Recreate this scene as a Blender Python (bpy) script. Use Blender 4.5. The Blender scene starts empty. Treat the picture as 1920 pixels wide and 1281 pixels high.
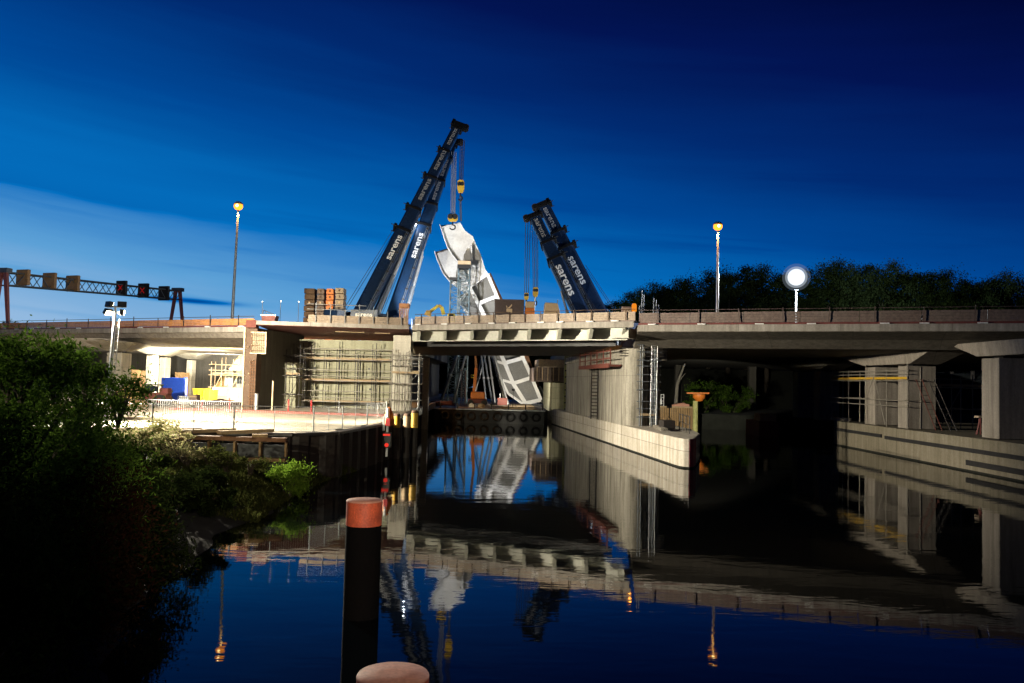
import bpy, math, random
import numpy as np
from mathutils import Vector, Matrix, Euler

R = math.radians
rnd = random.Random(7)
rng = np.random.default_rng(11)
scene = bpy.context.scene
COL = scene.collection

# ------------------------------------------------------------------ camera
F_PX = 1550.0
CAM = Vector((0, 0, 4.6))
PITCH, ROLL = R(2.75), R(1.4)
cam_rot = Matrix.Rotation(math.pi / 2 + PITCH, 3, 'X') @ Matrix.Rotation(ROLL, 3, 'Z')
cd = bpy.data.cameras.new('camera')
cam = bpy.data.objects.new('camera', cd)
COL.objects.link(cam)
cd.sensor_width = 36
cd.lens = 36 * F_PX / 1920
cd.clip_start = 0.1
cd.clip_end = 3000
cam.location = CAM
cam.rotation_euler = cam_rot.to_euler()
scene.camera = cam

# ------------------------------------------------------------------ exposure, sampling
vs = scene.view_settings
scene.display_settings.display_device = 'sRGB'
vs.view_transform = 'Standard'
vs.look = 'None'
vs.exposure = 0
vs.gamma = 1
vs.use_curve_mapping = False
scene.render.engine = 'CYCLES'
scene.cycles.use_denoising = True
scene.cycles.max_bounces = 6
scene.cycles.diffuse_bounces = 2
scene.cycles.glossy_bounces = 4
scene.cycles.transparent_max_bounces = 6
scene.cycles.sample_clamp_indirect = 4.0
scene.cycles.caustics_reflective = False
scene.cycles.caustics_refractive = False
scene.cycles.use_light_tree = True


def lin(c):
    return tuple((x / 255 / 12.92) if x / 255 <= 0.04045 else ((x / 255 + 0.055) / 1.055) ** 2.4 for x in c)


# ------------------------------------------------------------------ node helper
class NT:
    def __init__(self, tree):
        self.t = tree
        tree.nodes.clear()

    def n(self, kind, **kw):
        nd = self.t.nodes.new(kind)
        for k, v in kw.items():
            if k.startswith('_'):
                setattr(nd, k[1:], v)
        return nd

    def l(self, a, b):
        self.t.links.new(a, b)

    def math(self, op, a, b=None, c=None, clamp=False):
        nd = self.t.nodes.new('ShaderNodeMath')
        nd.operation = op
        nd.use_clamp = clamp
        for i, v in enumerate((a, b, c)):
            if v is None:
                continue
            if isinstance(v, (int, float)):
                nd.inputs[i].default_value = v
            else:
                self.l(v, nd.inputs[i])
        return nd.outputs[0]

    def ramp(self, fac, stops, interp='LINEAR'):
        nd = self.t.nodes.new('ShaderNodeValToRGB')
        cr = nd.color_ramp
        cr.interpolation = interp
        while len(cr.elements) > 1:
            cr.elements.remove(cr.elements[-1])
        for i, (p, c) in enumerate(stops):
            e = cr.elements[0] if i == 0 else cr.elements.new(p)
            e.position = p
            e.color = (*c[:3], 1) if len(c) >= 3 else (c[0], c[0], c[0], 1)
        self.l(fac, nd.inputs[0])
        return nd.outputs[0]

    def noise(self, vec, scale, detail=4, rough=0.6, dist=0.0):
        nd = self.t.nodes.new('ShaderNodeTexNoise')
        nd.inputs['Scale'].default_value = scale
        nd.inputs['Detail'].default_value = detail
        nd.inputs['Roughness'].default_value = rough
        nd.inputs['Distortion'].default_value = dist
        if vec is not None:
            self.l(vec, nd.inputs['Vector'])
        return nd.outputs['Fac']

    def mix(self, fac, a, b, mode='MIX'):
        nd = self.t.nodes.new('ShaderNodeMix')
        nd.data_type = 'RGBA'
        nd.blend_type = mode
        for sock, v in ((nd.inputs[0], fac), (nd.inputs[6], a), (nd.inputs[7], b)):
            if isinstance(v, (int, float)):
                sock.default_value = v
            elif isinstance(v, tuple):
                sock.default_value = (*v[:3], 1)
            else:
                self.l(v, sock)
        return nd.outputs[2]

    def mapping(self, vec, scale):
        nd = self.t.nodes.new('ShaderNodeMapping')
        nd.inputs['Scale'].default_value = scale
        self.l(vec, nd.inputs['Vector'])
        return nd.outputs[0]


# ------------------------------------------------------------------ dusk sky
world = bpy.data.worlds.new('World')
scene.world = world
world.use_nodes = True
w = NT(world.node_tree)
tc = w.n('ShaderNodeTexCoord')
sep = w.n('ShaderNodeSeparateXYZ')
w.l(tc.outputs['Generated'], sep.inputs[0])
elev = w.math('ARCSINE', sep.outputs[2])
elev = w.math('MAXIMUM', elev, 0.0)
azim = w.math('ARCTAN2', sep.outputs[0], sep.outputs[1])
az1 = w.math('ABSOLUTE', w.math('ADD', azim, R(48)))
s_e = w.math('DIVIDE', elev, R(42))
s_a = w.math('MULTIPLY', az1, 0.19)
s_a2 = w.math('MULTIPLY', w.math('POWER', az1, 3.0), 0.036)
comb = w.n('ShaderNodeCombineXYZ')
w.l(w.math('MULTIPLY', azim, 1.3), comb.inputs[0])
w.l(w.math('MULTIPLY_ADD', azim, 1.2, w.math('MULTIPLY', elev, 13.0)), comb.inputs[1])
cl = w.noise(comb.outputs[0], 1.7, 5, 0.55, 0.3)
cl = w.math('SUBTRACT', cl, 0.5)
comb2 = w.n('ShaderNodeCombineXYZ')
w.l(w.math('MULTIPLY', azim, 2.0), comb2.inputs[0])
w.l(w.math('MULTIPLY_ADD', azim, 3.2, w.math('MULTIPLY', elev, 38.0)), comb2.inputs[1])
st = w.noise(comb2.outputs[0], 1.15, 4, 0.5, 0.2)
st = w.math('MULTIPLY', w.math('SUBTRACT', st, 0.56), 1.6, clamp=True)
low = w.math('SUBTRACT', 1.0, w.math('DIVIDE', elev, R(17)), clamp=True)
st = w.math('MULTIPLY', st, low)
s = w.math('ADD', w.math('ADD', s_e, s_a), s_a2)
s = w.math('ADD', s, w.math('MULTIPLY', cl, 0.10))
# a long dark cloud bank low on the afterglow side, sharp along its foot, and one thin streak below it
az_l = w.math('ADD', azim, R(32))
ep = w.math('SUBTRACT', elev, w.math('MULTIPLY_ADD', az_l, -0.075, R(11.0)))
ep = w.math('ADD', ep, w.math('MULTIPLY', cl, R(2.2)))
up_ = w.math('POWER', 2.718, w.math('MULTIPLY', w.math('MAXIMUM', ep, 0.0), -1 / R(1.5)))
dn_ = w.math('POWER', 2.718, w.math('MULTIPLY', w.math('MINIMUM', ep, 0.0), 1 / R(0.28)))
bank = w.math('MULTIPLY', w.math('MULTIPLY', up_, dn_), w.math('SUBTRACT', 1.0, w.math('DIVIDE', az_l, R(29)), clamp=True))
s = w.math('ADD', s, w.math('MULTIPLY', bank, 0.085))
e2 = w.math('SUBTRACT', elev, w.math('MULTIPLY_ADD', az_l, -0.03, R(5.0)))
e2 = w.math('DIVIDE', e2, R(0.16))
thin = w.math('POWER', 2.718, w.math('MULTIPLY', w.math('MULTIPLY', e2, e2), -1.0))
a2 = w.math('DIVIDE', w.math('SUBTRACT', azim, R(-21.3)), R(2.6))
thin = w.math('MULTIPLY', thin, w.math('POWER', 2.718, w.math('MULTIPLY', w.math('MULTIPLY', a2, a2), -1.0)))
s = w.math('ADD', s, w.math('MULTIPLY', thin, 0.30))
s = w.math('ADD', s, w.math('MULTIPLY', st, 0.35))
sky = w.ramp(s, [(0.0, lin((182, 198, 224))), (0.12, lin((152, 188, 224))), (0.235, lin((92, 160, 214))),
                 (0.36, lin((4, 112, 192))), (0.50, lin((0, 72, 150))), (0.635, lin((1, 42, 112))),
                 (0.77, lin((2, 20, 82))), (0.90, lin((1, 9, 54))), (1.0, lin((0, 3, 32)))])
bg = w.n('ShaderNodeBackground')
bg.inputs['Strength'].default_value = 1.0
w.l(sky, bg.inputs[0])
wo = w.n('ShaderNodeOutputWorld')
w.l(bg.outputs[0], wo.inputs[0])


# ------------------------------------------------------------------ pixel <-> place (a photo pixel at a chosen real distance)
def ray(px, py):
    return cam_rot @ Vector(((px - 960) / F_PX, -(py - 640.5) / F_PX, -1))


def at(px, py, Y):
    d = ray(px, py)
    return CAM + d * (Y / d.y)


def atz(px, py, z):
    d = ray(px, py)
    return CAM + d * ((z - CAM.z) / d.z)


def atline(px, py, a, b):
    """where the pixel's ray meets the vertical plane through a-b"""
    d = ray(px, py)
    e = Vector((b[0] - a[0], b[1] - a[1]))
    nx, ny = e.y, -e.x
    t = (nx * a[0] + ny * a[1]) / (nx * d.x + ny * d.y)
    return CAM + d * t


# ------------------------------------------------------------------ materials
M = {}


def new_mat(name):
    m = bpy.data.materials.new(name)
    m.use_nodes = True
    return m, NT(m.node_tree)


def finish(t, m, base, rough, bump=None, bump_d=0.01, metal=0.0, spec=0.5):
    p = t.n('ShaderNodeBsdfPrincipled')
    if isinstance(base, tuple):
        p.inputs['Base Color'].default_value = (*base[:3], 1)
    else:
        t.l(base, p.inputs['Base Color'])
    if isinstance(rough, (int, float)):
        p.inputs['Roughness'].default_value = rough
    else:
        t.l(rough, p.inputs['Roughness'])
    p.inputs['Metallic'].default_value = metal
    p.inputs['Specular IOR Level'].default_value = spec
    if bump is not None:
        b = t.n('ShaderNodeBump')
        b.inputs['Distance'].default_value = bump_d
        b.inputs['Strength'].default_value = 1.0
        t.l(bump, b.inputs['Height'])
        t.l(b.outputs[0], p.inputs['Normal'])
    o = t.n('ShaderNodeOutputMaterial')
    t.l(p.outputs[0], o.inputs[0])
    return p


def paint(name, col, rough=0.5, metal=0.0, vary=0.25, scale=1.5, dirt=None, dirt_amt=0.35, spec=0.5):
    """a painted or plain surface with uneven tone and blotches of dirt or rust"""
    m, t = new_mat(name)
    g = t.n('ShaderNodeNewGeometry')
    n1 = t.noise(g.outputs['Position'], scale, 6, 0.65)
    n2 = t.noise(g.outputs['Position'], scale * 7, 3, 0.6)
    d = dirt or tuple(c * 0.35 for c in col)
    f = t.ramp(n1, [(0.35, (0,)), (0.75, (1,))])
    c1 = t.mix(t.math('MULTIPLY', f, dirt_amt), col, d)
    v = t.ramp(n2, [(0.3, (1 - vary,)), (0.7, (1 + vary * 0.3,))])
    c2 = t.mix(1.0, c1, v, 'MULTIPLY')
    r = t.math('ADD', t.math('MULTIPLY', n1, 0.3), rough - 0.15, clamp=True)
    finish(t, m, c2, r, n2, 0.004, metal, spec)
    M[name] = m
    return m


def concrete(name, col, dark, along=None, panel=(2.4, 1.6), seam=0.6, streak=0.5, rough=0.85):
    """cast concrete: cloudy tone, rain streaks down it, formwork seams"""
    m, t = new_mat(name)
    g = t.n('ShaderNodeNewGeometry')
    pos = g.outputs['Position']
    n1 = t.noise(pos, 0.7, 6, 0.65)
    n2 = t.noise(pos, 9, 4, 0.6)
    sv = t.mapping(pos, (3.2, 3.2, 0.22))
    n3 = t.noise(sv, 1.0, 5, 0.6)
    fac = t.math('MULTIPLY', t.ramp(n3, [(0.38, (0,)), (0.66, (1,))]), streak)
    base = t.mix(t.ramp(n1, [(0.3, (0,)), (0.75, (1,))]), col, tuple(a * 0.55 + b * 0.45 for a, b in zip(col, dark)))
    base = t.mix(fac, base, dark)
    base = t.mix(1.0, base, t.ramp(n2, [(0.25, (0.78,)), (0.75, (1.08,))]), 'MULTIPLY')
    bump = n2
    if along is not None:
        sx = t.n('ShaderNodeSeparateXYZ')
        t.l(pos, sx.inputs[0])
        u = t.math('ADD', t.math('MULTIPLY', sx.outputs[0], along[0]), t.math('MULTIPLY', sx.outputs[1], along[1]))
        cx = t.n('ShaderNodeCombineXYZ')
        t.l(u, cx.inputs[0])
        t.l(sx.outputs[2], cx.inputs[1])
        br = t.n('ShaderNodeTexBrick')
        br.offset = 0.0
        br.inputs['Scale'].default_value = 1.0
        br.inputs['Brick Width'].default_value = panel[0]
        br.inputs['Row Height'].default_value = panel[1]
        br.inputs['Mortar Size'].default_value = 0.022
        br.inputs['Mortar Smooth'].default_value = 0.3
        br.inputs['Color1'].default_value = (1, 1, 1, 1)
        br.inputs['Color2'].default_value = (0.86, 0.86, 0.84, 1)
        br.inputs['Mortar'].default_value = (1 - seam, 1 - seam, 1 - seam, 1)
        t.l(cx.outputs[0], br.inputs['Vector'])
        base = t.mix(1.0, base, br.outputs['Color'], 'MULTIPLY')
    finish(t, m, base, rough, bump, 0.006, 0, 0.3)
    M[name] = m
    return m


def emit(name, col, strength):
    m, t = new_mat(name)
    e = t.n('ShaderNodeEmission')
    e.inputs[0].default_value = (*col, 1)
    e.inputs[1].default_value = strength
    o = t.n('ShaderNodeOutputMaterial')
    t.l(e.outputs[0], o.inputs[0])
    M[name] = m
    return m


def leaf(name, a, b, trans=0.35):
    m, t = new_mat(name)
    g = t.n('ShaderNodeNewGeometry')
    c = t.mix(g.outputs['Random Per Island'], a, b)
    n1 = t.noise(g.outputs['Position'], 0.6, 3, 0.6)
    c = t.mix(1.0, c, t.ramp(n1, [(0.3, (0.6,)), (0.7, (1.25,))]), 'MULTIPLY')
    d = t.n('ShaderNodeBsdfDiffuse')
    tr = t.n('ShaderNodeBsdfTranslucent')
    gl = t.n('ShaderNodeBsdfGlossy')
    gl.inputs['Roughness'].default_value = 0.45
    t.l(c, d.inputs[0])
    t.l(c, tr.inputs[0])
    mx = t.n('ShaderNodeMixShader')
    mx.inputs[0].default_value = trans
    t.l(d.outputs[0], mx.inputs[1])
    t.l(tr.outputs[0], mx.inputs[2])
    m2 = t.n('ShaderNodeMixShader')
    m2.inputs[0].default_value = 0.0
    t.l(mx.outputs[0], m2.inputs[1])
    t.l(gl.outputs[0], m2.inputs[2])
    o = t.n('ShaderNodeOutputMaterial')
    t.l(m2.outputs[0], o.inputs[0])
    M[name] = m
    return m


concrete('deck_concrete', (0.42, 0.385, 0.335), (0.16, 0.14, 0.115), (0.88, -0.47), (6.0, 9.0), 0.5, 0.6)
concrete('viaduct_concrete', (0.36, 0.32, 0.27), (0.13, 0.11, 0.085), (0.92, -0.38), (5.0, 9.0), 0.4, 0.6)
concrete('shaded_concrete', (0.19, 0.17, 0.14), (0.07, 0.06, 0.045), (0.92, -0.38), (5.0, 9.0), 0.4, 0.7)  # viaduct concrete darkened, the soffit's shade put into its colour
concrete('pier_concrete', (0.43, 0.40, 0.335), (0.14, 0.125, 0.095), (-0.11, 1.0), (2.5, 5.2), 0.4, 0.95)
concrete('plinth_concrete', (0.66, 0.61, 0.53), (0.25, 0.21, 0.14), (-0.11, 1.0), (3.1, 0.95), 0.55, 0.7)
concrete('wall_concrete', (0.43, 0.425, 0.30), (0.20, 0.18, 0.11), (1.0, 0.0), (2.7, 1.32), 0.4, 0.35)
concrete('column_concrete', (0.50, 0.46, 0.37), (0.18, 0.16, 0.12), (1.0, 0.2), (2.0, 1.25), 0.35, 0.5)
concrete('pale_concrete', (0.66, 0.62, 0.52), (0.36, 0.33, 0.26), (1.0, 0.2), (2.0, 1.25), 0.2, 0.3)
concrete('quay_concrete', (0.27, 0.24, 0.18), (0.12, 0.10, 0.06), (0.0, 1.0), (9.6, 2.4), 0.5, 0.55)
concrete('floor_concrete', (0.56, 0.50, 0.39), (0.18, 0.135, 0.08), None, streak=0.25)
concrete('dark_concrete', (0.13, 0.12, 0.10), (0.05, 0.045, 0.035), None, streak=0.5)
paint('white_steel', (0.74, 0.73, 0.69), 0.45, 0.0, 0.12, 0.6, (0.36, 0.34, 0.30), 0.55)
paint('white_steel_bright', (0.82, 0.81, 0.78), 0.4, 0.0, 0.08, 0.6, (0.55, 0.53, 0.5), 0.2)
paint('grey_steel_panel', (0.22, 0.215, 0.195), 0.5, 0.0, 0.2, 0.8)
paint('primer_steel', (0.36, 0.15, 0.05), 0.6, 0.0, 0.3, 1.2, (0.12, 0.06, 0.03), 0.5)
paint('girder_paint', (0.47, 0.47, 0.39), 0.5, 0.0, 0.15, 0.8, (0.22, 0.20, 0.13), 0.4)
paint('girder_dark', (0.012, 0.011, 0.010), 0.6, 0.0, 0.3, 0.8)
paint('crane_navy', (0.011, 0.026, 0.068), 0.30, 0.0, 0.3, 1.2, (0.004, 0.006, 0.01), 0.5)
paint('crane_blue', (0.010, 0.032, 0.08), 0.35, 0.0, 0.3, 1.2, (0.008, 0.018, 0.04), 0.5)
paint('crane_grey', (0.16, 0.18, 0.2), 0.4, 0.3, 0.2, 1.2)
paint('black_steel', (0.006, 0.006, 0.0065), 0.5, 0.0, 0.3, 2.0)
paint('tarred_steel', (0.0025, 0.0025, 0.003), 0.9, 0.0, 0.4, 3.0, (0.006, 0.005, 0.004), 0.5, spec=0.08)
paint('dark_steel', (0.035, 0.033, 0.032), 0.5, 0.2, 0.3, 2.0, (0.05, 0.025, 0.012), 0.5)
paint('tube_steel', (0.26, 0.24, 0.20), 0.5, 0.0, 0.2, 2.0, (0.2, 0.15, 0.1), 0.4)
paint('lattice_steel', (0.16, 0.22, 0.24), 0.45, 0.2, 0.25, 2.0)
paint('galvanised', (0.5, 0.51, 0.5), 0.4, 0.7, 0.15, 2.0)
paint('rust', (0.105, 0.062, 0.034), 0.8, 0.0, 0.4, 1.8, (0.05, 0.02, 0.01), 0.6)
paint('rebar_rust', (0.22, 0.10, 0.04), 0.8, 0.0, 0.4, 3.0, (0.08, 0.03, 0.012), 0.6)
paint('sheet_pile', (0.014, 0.010, 0.008), 0.75, 0.0, 0.4, 1.2, (0.026, 0.012, 0.006), 0.6)
paint('plank', (0.40, 0.29, 0.16), 0.75, 0.0, 0.3, 2.5, (0.2, 0.13, 0.07), 0.5)
paint('red_plank', (0.14, 0.035, 0.022), 0.75, 0.0, 0.35, 2.5)
paint('barrier_orange', (0.55, 0.24, 0.07), 0.7, 0.0, 0.35, 0.9, (0.2, 0.08, 0.04), 0.55)
paint('barrier_beige', (0.36, 0.28, 0.20), 0.7, 0.0, 0.3, 0.9, (0.17, 0.12, 0.08), 0.5)
paint('barrier_brown', (0.19, 0.145, 0.12), 0.7, 0.0, 0.35, 0.9, (0.10, 0.05, 0.04), 0.6)
paint('barrier_red', (0.16, 0.035, 0.03), 0.7, 0.0, 0.35, 0.9)
paint('asphalt', (0.05, 0.05, 0.05), 0.9, 0.0, 0.3, 3.0)
paint('kerb_red', (0.36, 0.10, 0.075), 0.7, 0.0, 0.3, 2.0, (0.2, 0.07, 0.05), 0.5)
paint('yellow_paint', (0.62, 0.38, 0.03), 0.45, 0.0, 0.25, 2.0, (0.3, 0.14, 0.02), 0.45)
paint('bright_yellow', (0.80, 0.66, 0.02), 0.45, 0.0, 0.15, 1.0, (0.5, 0.36, 0.02), 0.3)
paint('orange_paint', (0.72, 0.20, 0.025), 0.45, 0.0, 0.2, 1.5, (0.35, 0.10, 0.02), 0.4)
paint('blue_paint', (0.004, 0.022, 0.19), 0.6, 0.0, 0.15, 1.0, (0.003, 0.012, 0.09), 0.3, spec=0.08)
paint('white_plastic', (0.75, 0.75, 0.73), 0.5, 0.0, 0.1, 2.0)
paint('bollard_red', (0.72, 0.14, 0.06), 0.55, 0.0, 0.3, 4.0, (0.22, 0.05, 0.035), 0.8)
paint('bollard_top', (0.58, 0.29, 0.20), 0.7, 0.0, 0.25, 2.5, (0.36, 0.14, 0.09), 0.5)
paint('red_paint', (0.55, 0.03, 0.03), 0.5, 0.0, 0.2, 2.0)
paint('signal_red', (0.4, 0.02, 0.05), 0.6, 0.0, 0.25, 1.0)
paint('sign_brown', (0.30, 0.19, 0.09), 0.6, 0.0, 0.2, 1.5, (0.18, 0.09, 0.04), 0.4)
paint('gantry_red', (0.22, 0.07, 0.06), 0.5, 0.0, 0.2, 1.0)
paint('gantry_grey', (0.10, 0.12, 0.14), 0.5, 0.3, 0.2, 1.0)
paint('cabin_grey', (0.42, 0.42, 0.38), 0.6, 0.0, 0.15, 1.0)
paint('cabin_brown', (0.11, 0.075, 0.065), 0.6, 0.0, 0.2, 1.0)
paint('cream_paint', (0.62, 0.45, 0.26), 0.55, 0.0, 0.15, 1.0)
paint('timber_fence', (0.34, 0.21, 0.09), 0.8, 0.0, 0.3, 1.5)
paint('mud', (0.09, 0.05, 0.035), 0.95, 0.0, 0.4, 1.5, (0.04, 0.02, 0.015), 0.6)
paint('sand', (0.5, 0.33, 0.13), 0.95, 0.0, 0.25, 2.0)
paint('rubber', (0.014, 0.013, 0.013), 0.8, 0.0, 0.2, 2.0)
paint('glass_dark', (0.02, 0.025, 0.03), 0.08, 0.0, 0.1, 1.0)
paint('bark', (0.06, 0.045, 0.03), 0.9, 0.0, 0.4, 3.0)
paint('pale_bark', (0.22, 0.2, 0.16), 0.9, 0.0, 0.3, 3.0)
paint('bank_soil', (0.009, 0.010, 0.005), 0.95, 0.0, 0.5, 1.5, (0.005, 0.006, 0.003), 0.7)
paint('algae_paint', (0.46, 0.44, 0.16), 0.7, 0.0, 0.3, 2.0, (0.14, 0.15, 0.05), 0.7)
paint('letter_white', (0.82, 0.83, 0.83), 0.5, 0.0, 0.08, 2.0, (0.5, 0.5, 0.5), 0.2)
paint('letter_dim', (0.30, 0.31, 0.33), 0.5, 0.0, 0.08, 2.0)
paint('letter_dark', (0.03, 0.03, 0.04), 0.6, 0.0, 0.1, 2.0)
leaf('willow_leaf', (0.035, 0.075, 0.010), (0.11, 0.19, 0.025), 0.5)
leaf('dark_leaf', (0.008, 0.015, 0.004), (0.024, 0.036, 0.009))
leaf('red_leaf', (0.035, 0.012, 0.007), (0.02, 0.016, 0.006))
leaf('tree_leaf', (0.020, 0.036, 0.013), (0.042, 0.062, 0.020))
leaf('pale_leaf', (0.42, 0.34, 0.20), (0.22, 0.26, 0.09), 0.6)
leaf('bright_leaf', (0.11, 0.22, 0.02), (0.21, 0.32, 0.04), 0.45)
leaf('grass_leaf', (0.035, 0.05, 0.012), (0.08, 0.085, 0.025))
emit('sodium_light', (1.0, 0.28, 0.02), 3.0)
emit('sodium_core', (1.0, 0.66, 0.26), 14)
emit('white_light', (0.88, 0.94, 1.0), 60)
emit('warm_light', (1.0, 0.85, 0.55), 30)
emit('red_light', (1.0, 0.05, 0.03), 0.9)
emit('red_cross', (1.0, 0.03, 0.03), 0.22)
emit('orange_light', (1.0, 0.30, 0.02), 0.9)
emit('lamp_and_fill_light', (0.85, 0.92, 1.0), 25)

def halo_shell(name, col, strength, cover):
    """added skin for the glow round a lamp: part clear, part glowing"""
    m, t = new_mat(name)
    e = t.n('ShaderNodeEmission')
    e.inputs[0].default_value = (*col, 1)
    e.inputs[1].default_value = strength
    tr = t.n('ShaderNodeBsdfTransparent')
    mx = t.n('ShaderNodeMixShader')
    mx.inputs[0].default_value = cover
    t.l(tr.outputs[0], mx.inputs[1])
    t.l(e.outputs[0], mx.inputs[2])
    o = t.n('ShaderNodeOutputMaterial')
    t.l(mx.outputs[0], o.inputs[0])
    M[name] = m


halo_shell('halo_inner', (0.88, 0.94, 1.0), 2.0, 0.45)
halo_shell('halo_mid', (0.80, 0.90, 1.0), 0.75, 0.24)
halo_shell('halo_outer', (0.70, 0.85, 1.0), 0.28, 0.12)

# water: a real dielectric mirror with small ripples
m, t = new_mat('canal_water')
g = t.n('ShaderNodeNewGeometry')
wv = t.mapping(g.outputs['Position'], (0.55, 1.5, 1.0))
n1 = t.noise(wv, 0.9, 3, 0.5, 0.4)
n2 = t.noise(wv, 4.5, 2, 0.5)
hgt = t.math('ADD', n1, t.math('MULTIPLY', n2, 0.16))
p = finish(t, m, (0.0015, 0.0025, 0.0035), 0.02, hgt, 0.0040, 0, 0.5)
p.inputs['IOR'].default_value = 1.30
M['water'] = m

# ------------------------------------------------------------------ mesh builder
OFF = {}


class MB:
    def __init__(self):
        self.v, self.f, self.s = [], [], []

    def add(self, vs_, fs_, smooth=False):
        o = len(self.v)
        self.v += [tuple(x) for x in vs_]
        for f in fs_:
            self.f.append([i + o for i in f])
            self.s.append(smooth)
        return self

    def box(self, c, s, rz=0.0):
        hx, hy, hz = s[0] / 2, s[1] / 2, s[2] / 2
        ca, sa = math.cos(rz), math.sin(rz)
        vs_ = []
        for z in (-hz, hz):
            for x, y in ((-hx, -hy), (hx, -hy), (hx, hy), (-hx, hy)):
                vs_.append((c[0] + x * ca - y * sa, c[1] + x * sa + y * ca, c[2] + z))
        return self.add(vs_, [(3, 2, 1, 0), (4, 5, 6, 7), (0, 1, 5, 4), (1, 2, 6, 5), (2, 3, 7, 6), (3, 0, 4, 7)])

    def frame(self, o, ax, ay, az, lo, hi):
        """box from lo to hi in the frame (o; ax, ay, az)"""
        vs_ = []
        for z in (lo[2], hi[2]):
            for x, y in ((lo[0], lo[1]), (hi[0], lo[1]), (hi[0], hi[1]), (lo[0], hi[1])):
                vs_.append(o + ax * x + ay * y + az * z)
        return self.add(vs_, [(3, 2, 1, 0), (4, 5, 6, 7), (0, 1, 5, 4), (1, 2, 6, 5), (2, 3, 7, 6), (3, 0, 4, 7)])

    def bar(self, p0, p1, w_, h_, up=(0, 0, 1), w1=None, h1=None):
        p0, p1, up = Vector(p0), Vector(p1), Vector(up)
        d = (p1 - p0).normalized()
        sx = d.cross(up)
        if sx.length < 1e-4:
            sx = d.cross(Vector((1, 0, 0)))
        sx.normalize()
        uy = sx.cross(d)
        w1 = w_ if w1 is None else w1
        h1 = h_ if h1 is None else h1
        vs_ = []
        for p, a, b in ((p0, w_ / 2, h_ / 2), (p1, w1 / 2, h1 / 2)):
            vs_ += [p - sx * a - uy * b, p + sx * a - uy * b, p + sx * a + uy * b, p - sx * a + uy * b]
        return self.add(vs_, [(3, 2, 1, 0), (4, 5, 6, 7), (0, 1, 5, 4), (1, 2, 6, 5), (2, 3, 7, 6), (3, 0, 4, 7)])

    def tube(self, p0, p1, r0, r1=None, n=8):
        p0, p1 = Vector(p0), Vector(p1)
        r1 = r0 if r1 is None else r1
        d = (p1 - p0).normalized()
        a = d.orthogonal().normalized()
        b = d.cross(a)
        vs_ = []
        for p, r in ((p0, r0), (p1, r1)):
            for k in range(n):
                th = 2 * math.pi * k / n
                vs_.append(p + a * (r * math.cos(th)) + b * (r * math.sin(th)))
        self.add(vs_, [(k, (k + 1) % n, n + (k + 1) % n, n + k) for k in range(n)], True)
        self.add(vs_[:n], [tuple(range(n - 1, -1, -1))])
        return self.add(vs_[n:], [tuple(range(n))])

    def lathe(self, c, prof, n=24, smooth=True):
        """prof: (radius, z) rings from bottom to top, closed at both ends"""
        vs_ = []
        for r, z in prof:
            for k in range(n):
                th = 2 * math.pi * k / n
                vs_.append((c[0] + r * math.cos(th), c[1] + r * math.sin(th), c[2] + z))
        fs = []
        for i in range(len(prof) - 1):
            for k in range(n):
                fs.append((i * n + k, i * n + (k + 1) % n, (i + 1) * n + (k + 1) % n, (i + 1) * n + k))
        self.add(vs_, fs, smooth)
        self.add(vs_[:n], [tuple(range(n - 1, -1, -1))])
        return self.add(vs_[-n:], [tuple(range(n))])

    def prism(self, pts, ext):
        """polygon of 3-D points pushed along ext"""
        pts = [Vector(q) for q in pts]
        ext = Vector(ext)
        n = len(pts)
        vs_ = pts + [q + ext for q in pts]
        fs = [tuple(range(n - 1, -1, -1)), tuple(range(n, 2 * n))]
        fs += [(k, (k + 1) % n, n + (k + 1) % n, n + k) for k in range(n)]
        return self.add(vs_, fs)

    def plan(self, pts, z0, z1):
        return self.prism([(q[0], q[1], z0) for q in pts], (0, 0, z1 - z0))

    def strip(self, pts, ext, th):
        """a ribbon of width ext following pts, th thick (world-space, solid)"""
        for a, b in zip(pts[:-1], pts[1:]):
            a, b = Vector(a), Vector(b)
            e = Vector(ext)
            nrm = (b - a).cross(e).normalized() * th
            self.prism([a, b, b + e, a + e], nrm)
        return self

    def ball(self, c, r, n=10, sz=1.0):
        prof = [(max(r * math.sin(math.pi * k / n), 0.002), -r * sz * math.cos(math.pi * k / n)) for k in range(n + 1)]
        return self.lathe(c, prof, n * 2)

    def build(self, name, mat, parent=None, bevel=0.0):
        me = bpy.data.meshes.new(name)
        off = OFF.get(parent.name, Vector((0, 0, 0))) if parent is not None else Vector((0, 0, 0))
        me.from_pydata([(q[0] - off[0], q[1] - off[1], q[2] - off[2]) for q in self.v], [], self.f)
        me.polygons.foreach_set('use_smooth', self.s)
        import bmesh
        bm = bmesh.new()
        bm.from_mesh(me)
        bmesh.ops.recalc_face_normals(bm, faces=bm.faces)
        bm.to_mesh(me)
        bm.free()
        me.update()
        ob = bpy.data.objects.new(name, me)
        COL.objects.link(ob)
        me.materials.append(M[mat])
        if parent is not None:
            ob.parent = parent
            OFF[ob.name] = off
        if bevel:
            md = ob.modifiers.new('bevel', 'BEVEL')
            md.width = bevel
            md.segments = 2
            md.limit_method = 'ANGLE'
        return ob


def tag(o, label=None, cat=None, group=None, kind=None):
    if label:
        o['label'] = label
    if cat:
        o['category'] = cat
    if group:
        o['group'] = group
    if kind:
        o['kind'] = kind
    return o


def thing(name, label, cat, loc=(0, 0, 0), group=None):
    o = bpy.data.objects.new(name, None)
    COL.objects.link(o)
    o.empty_display_size = 0.5
    o.location = loc
    OFF[o.name] = Vector(loc)
    return tag(o, label, cat, group)


def kids(o):
    return [c for c in bpy.data.objects if c.parent == o]


KIDS = {}


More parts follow.
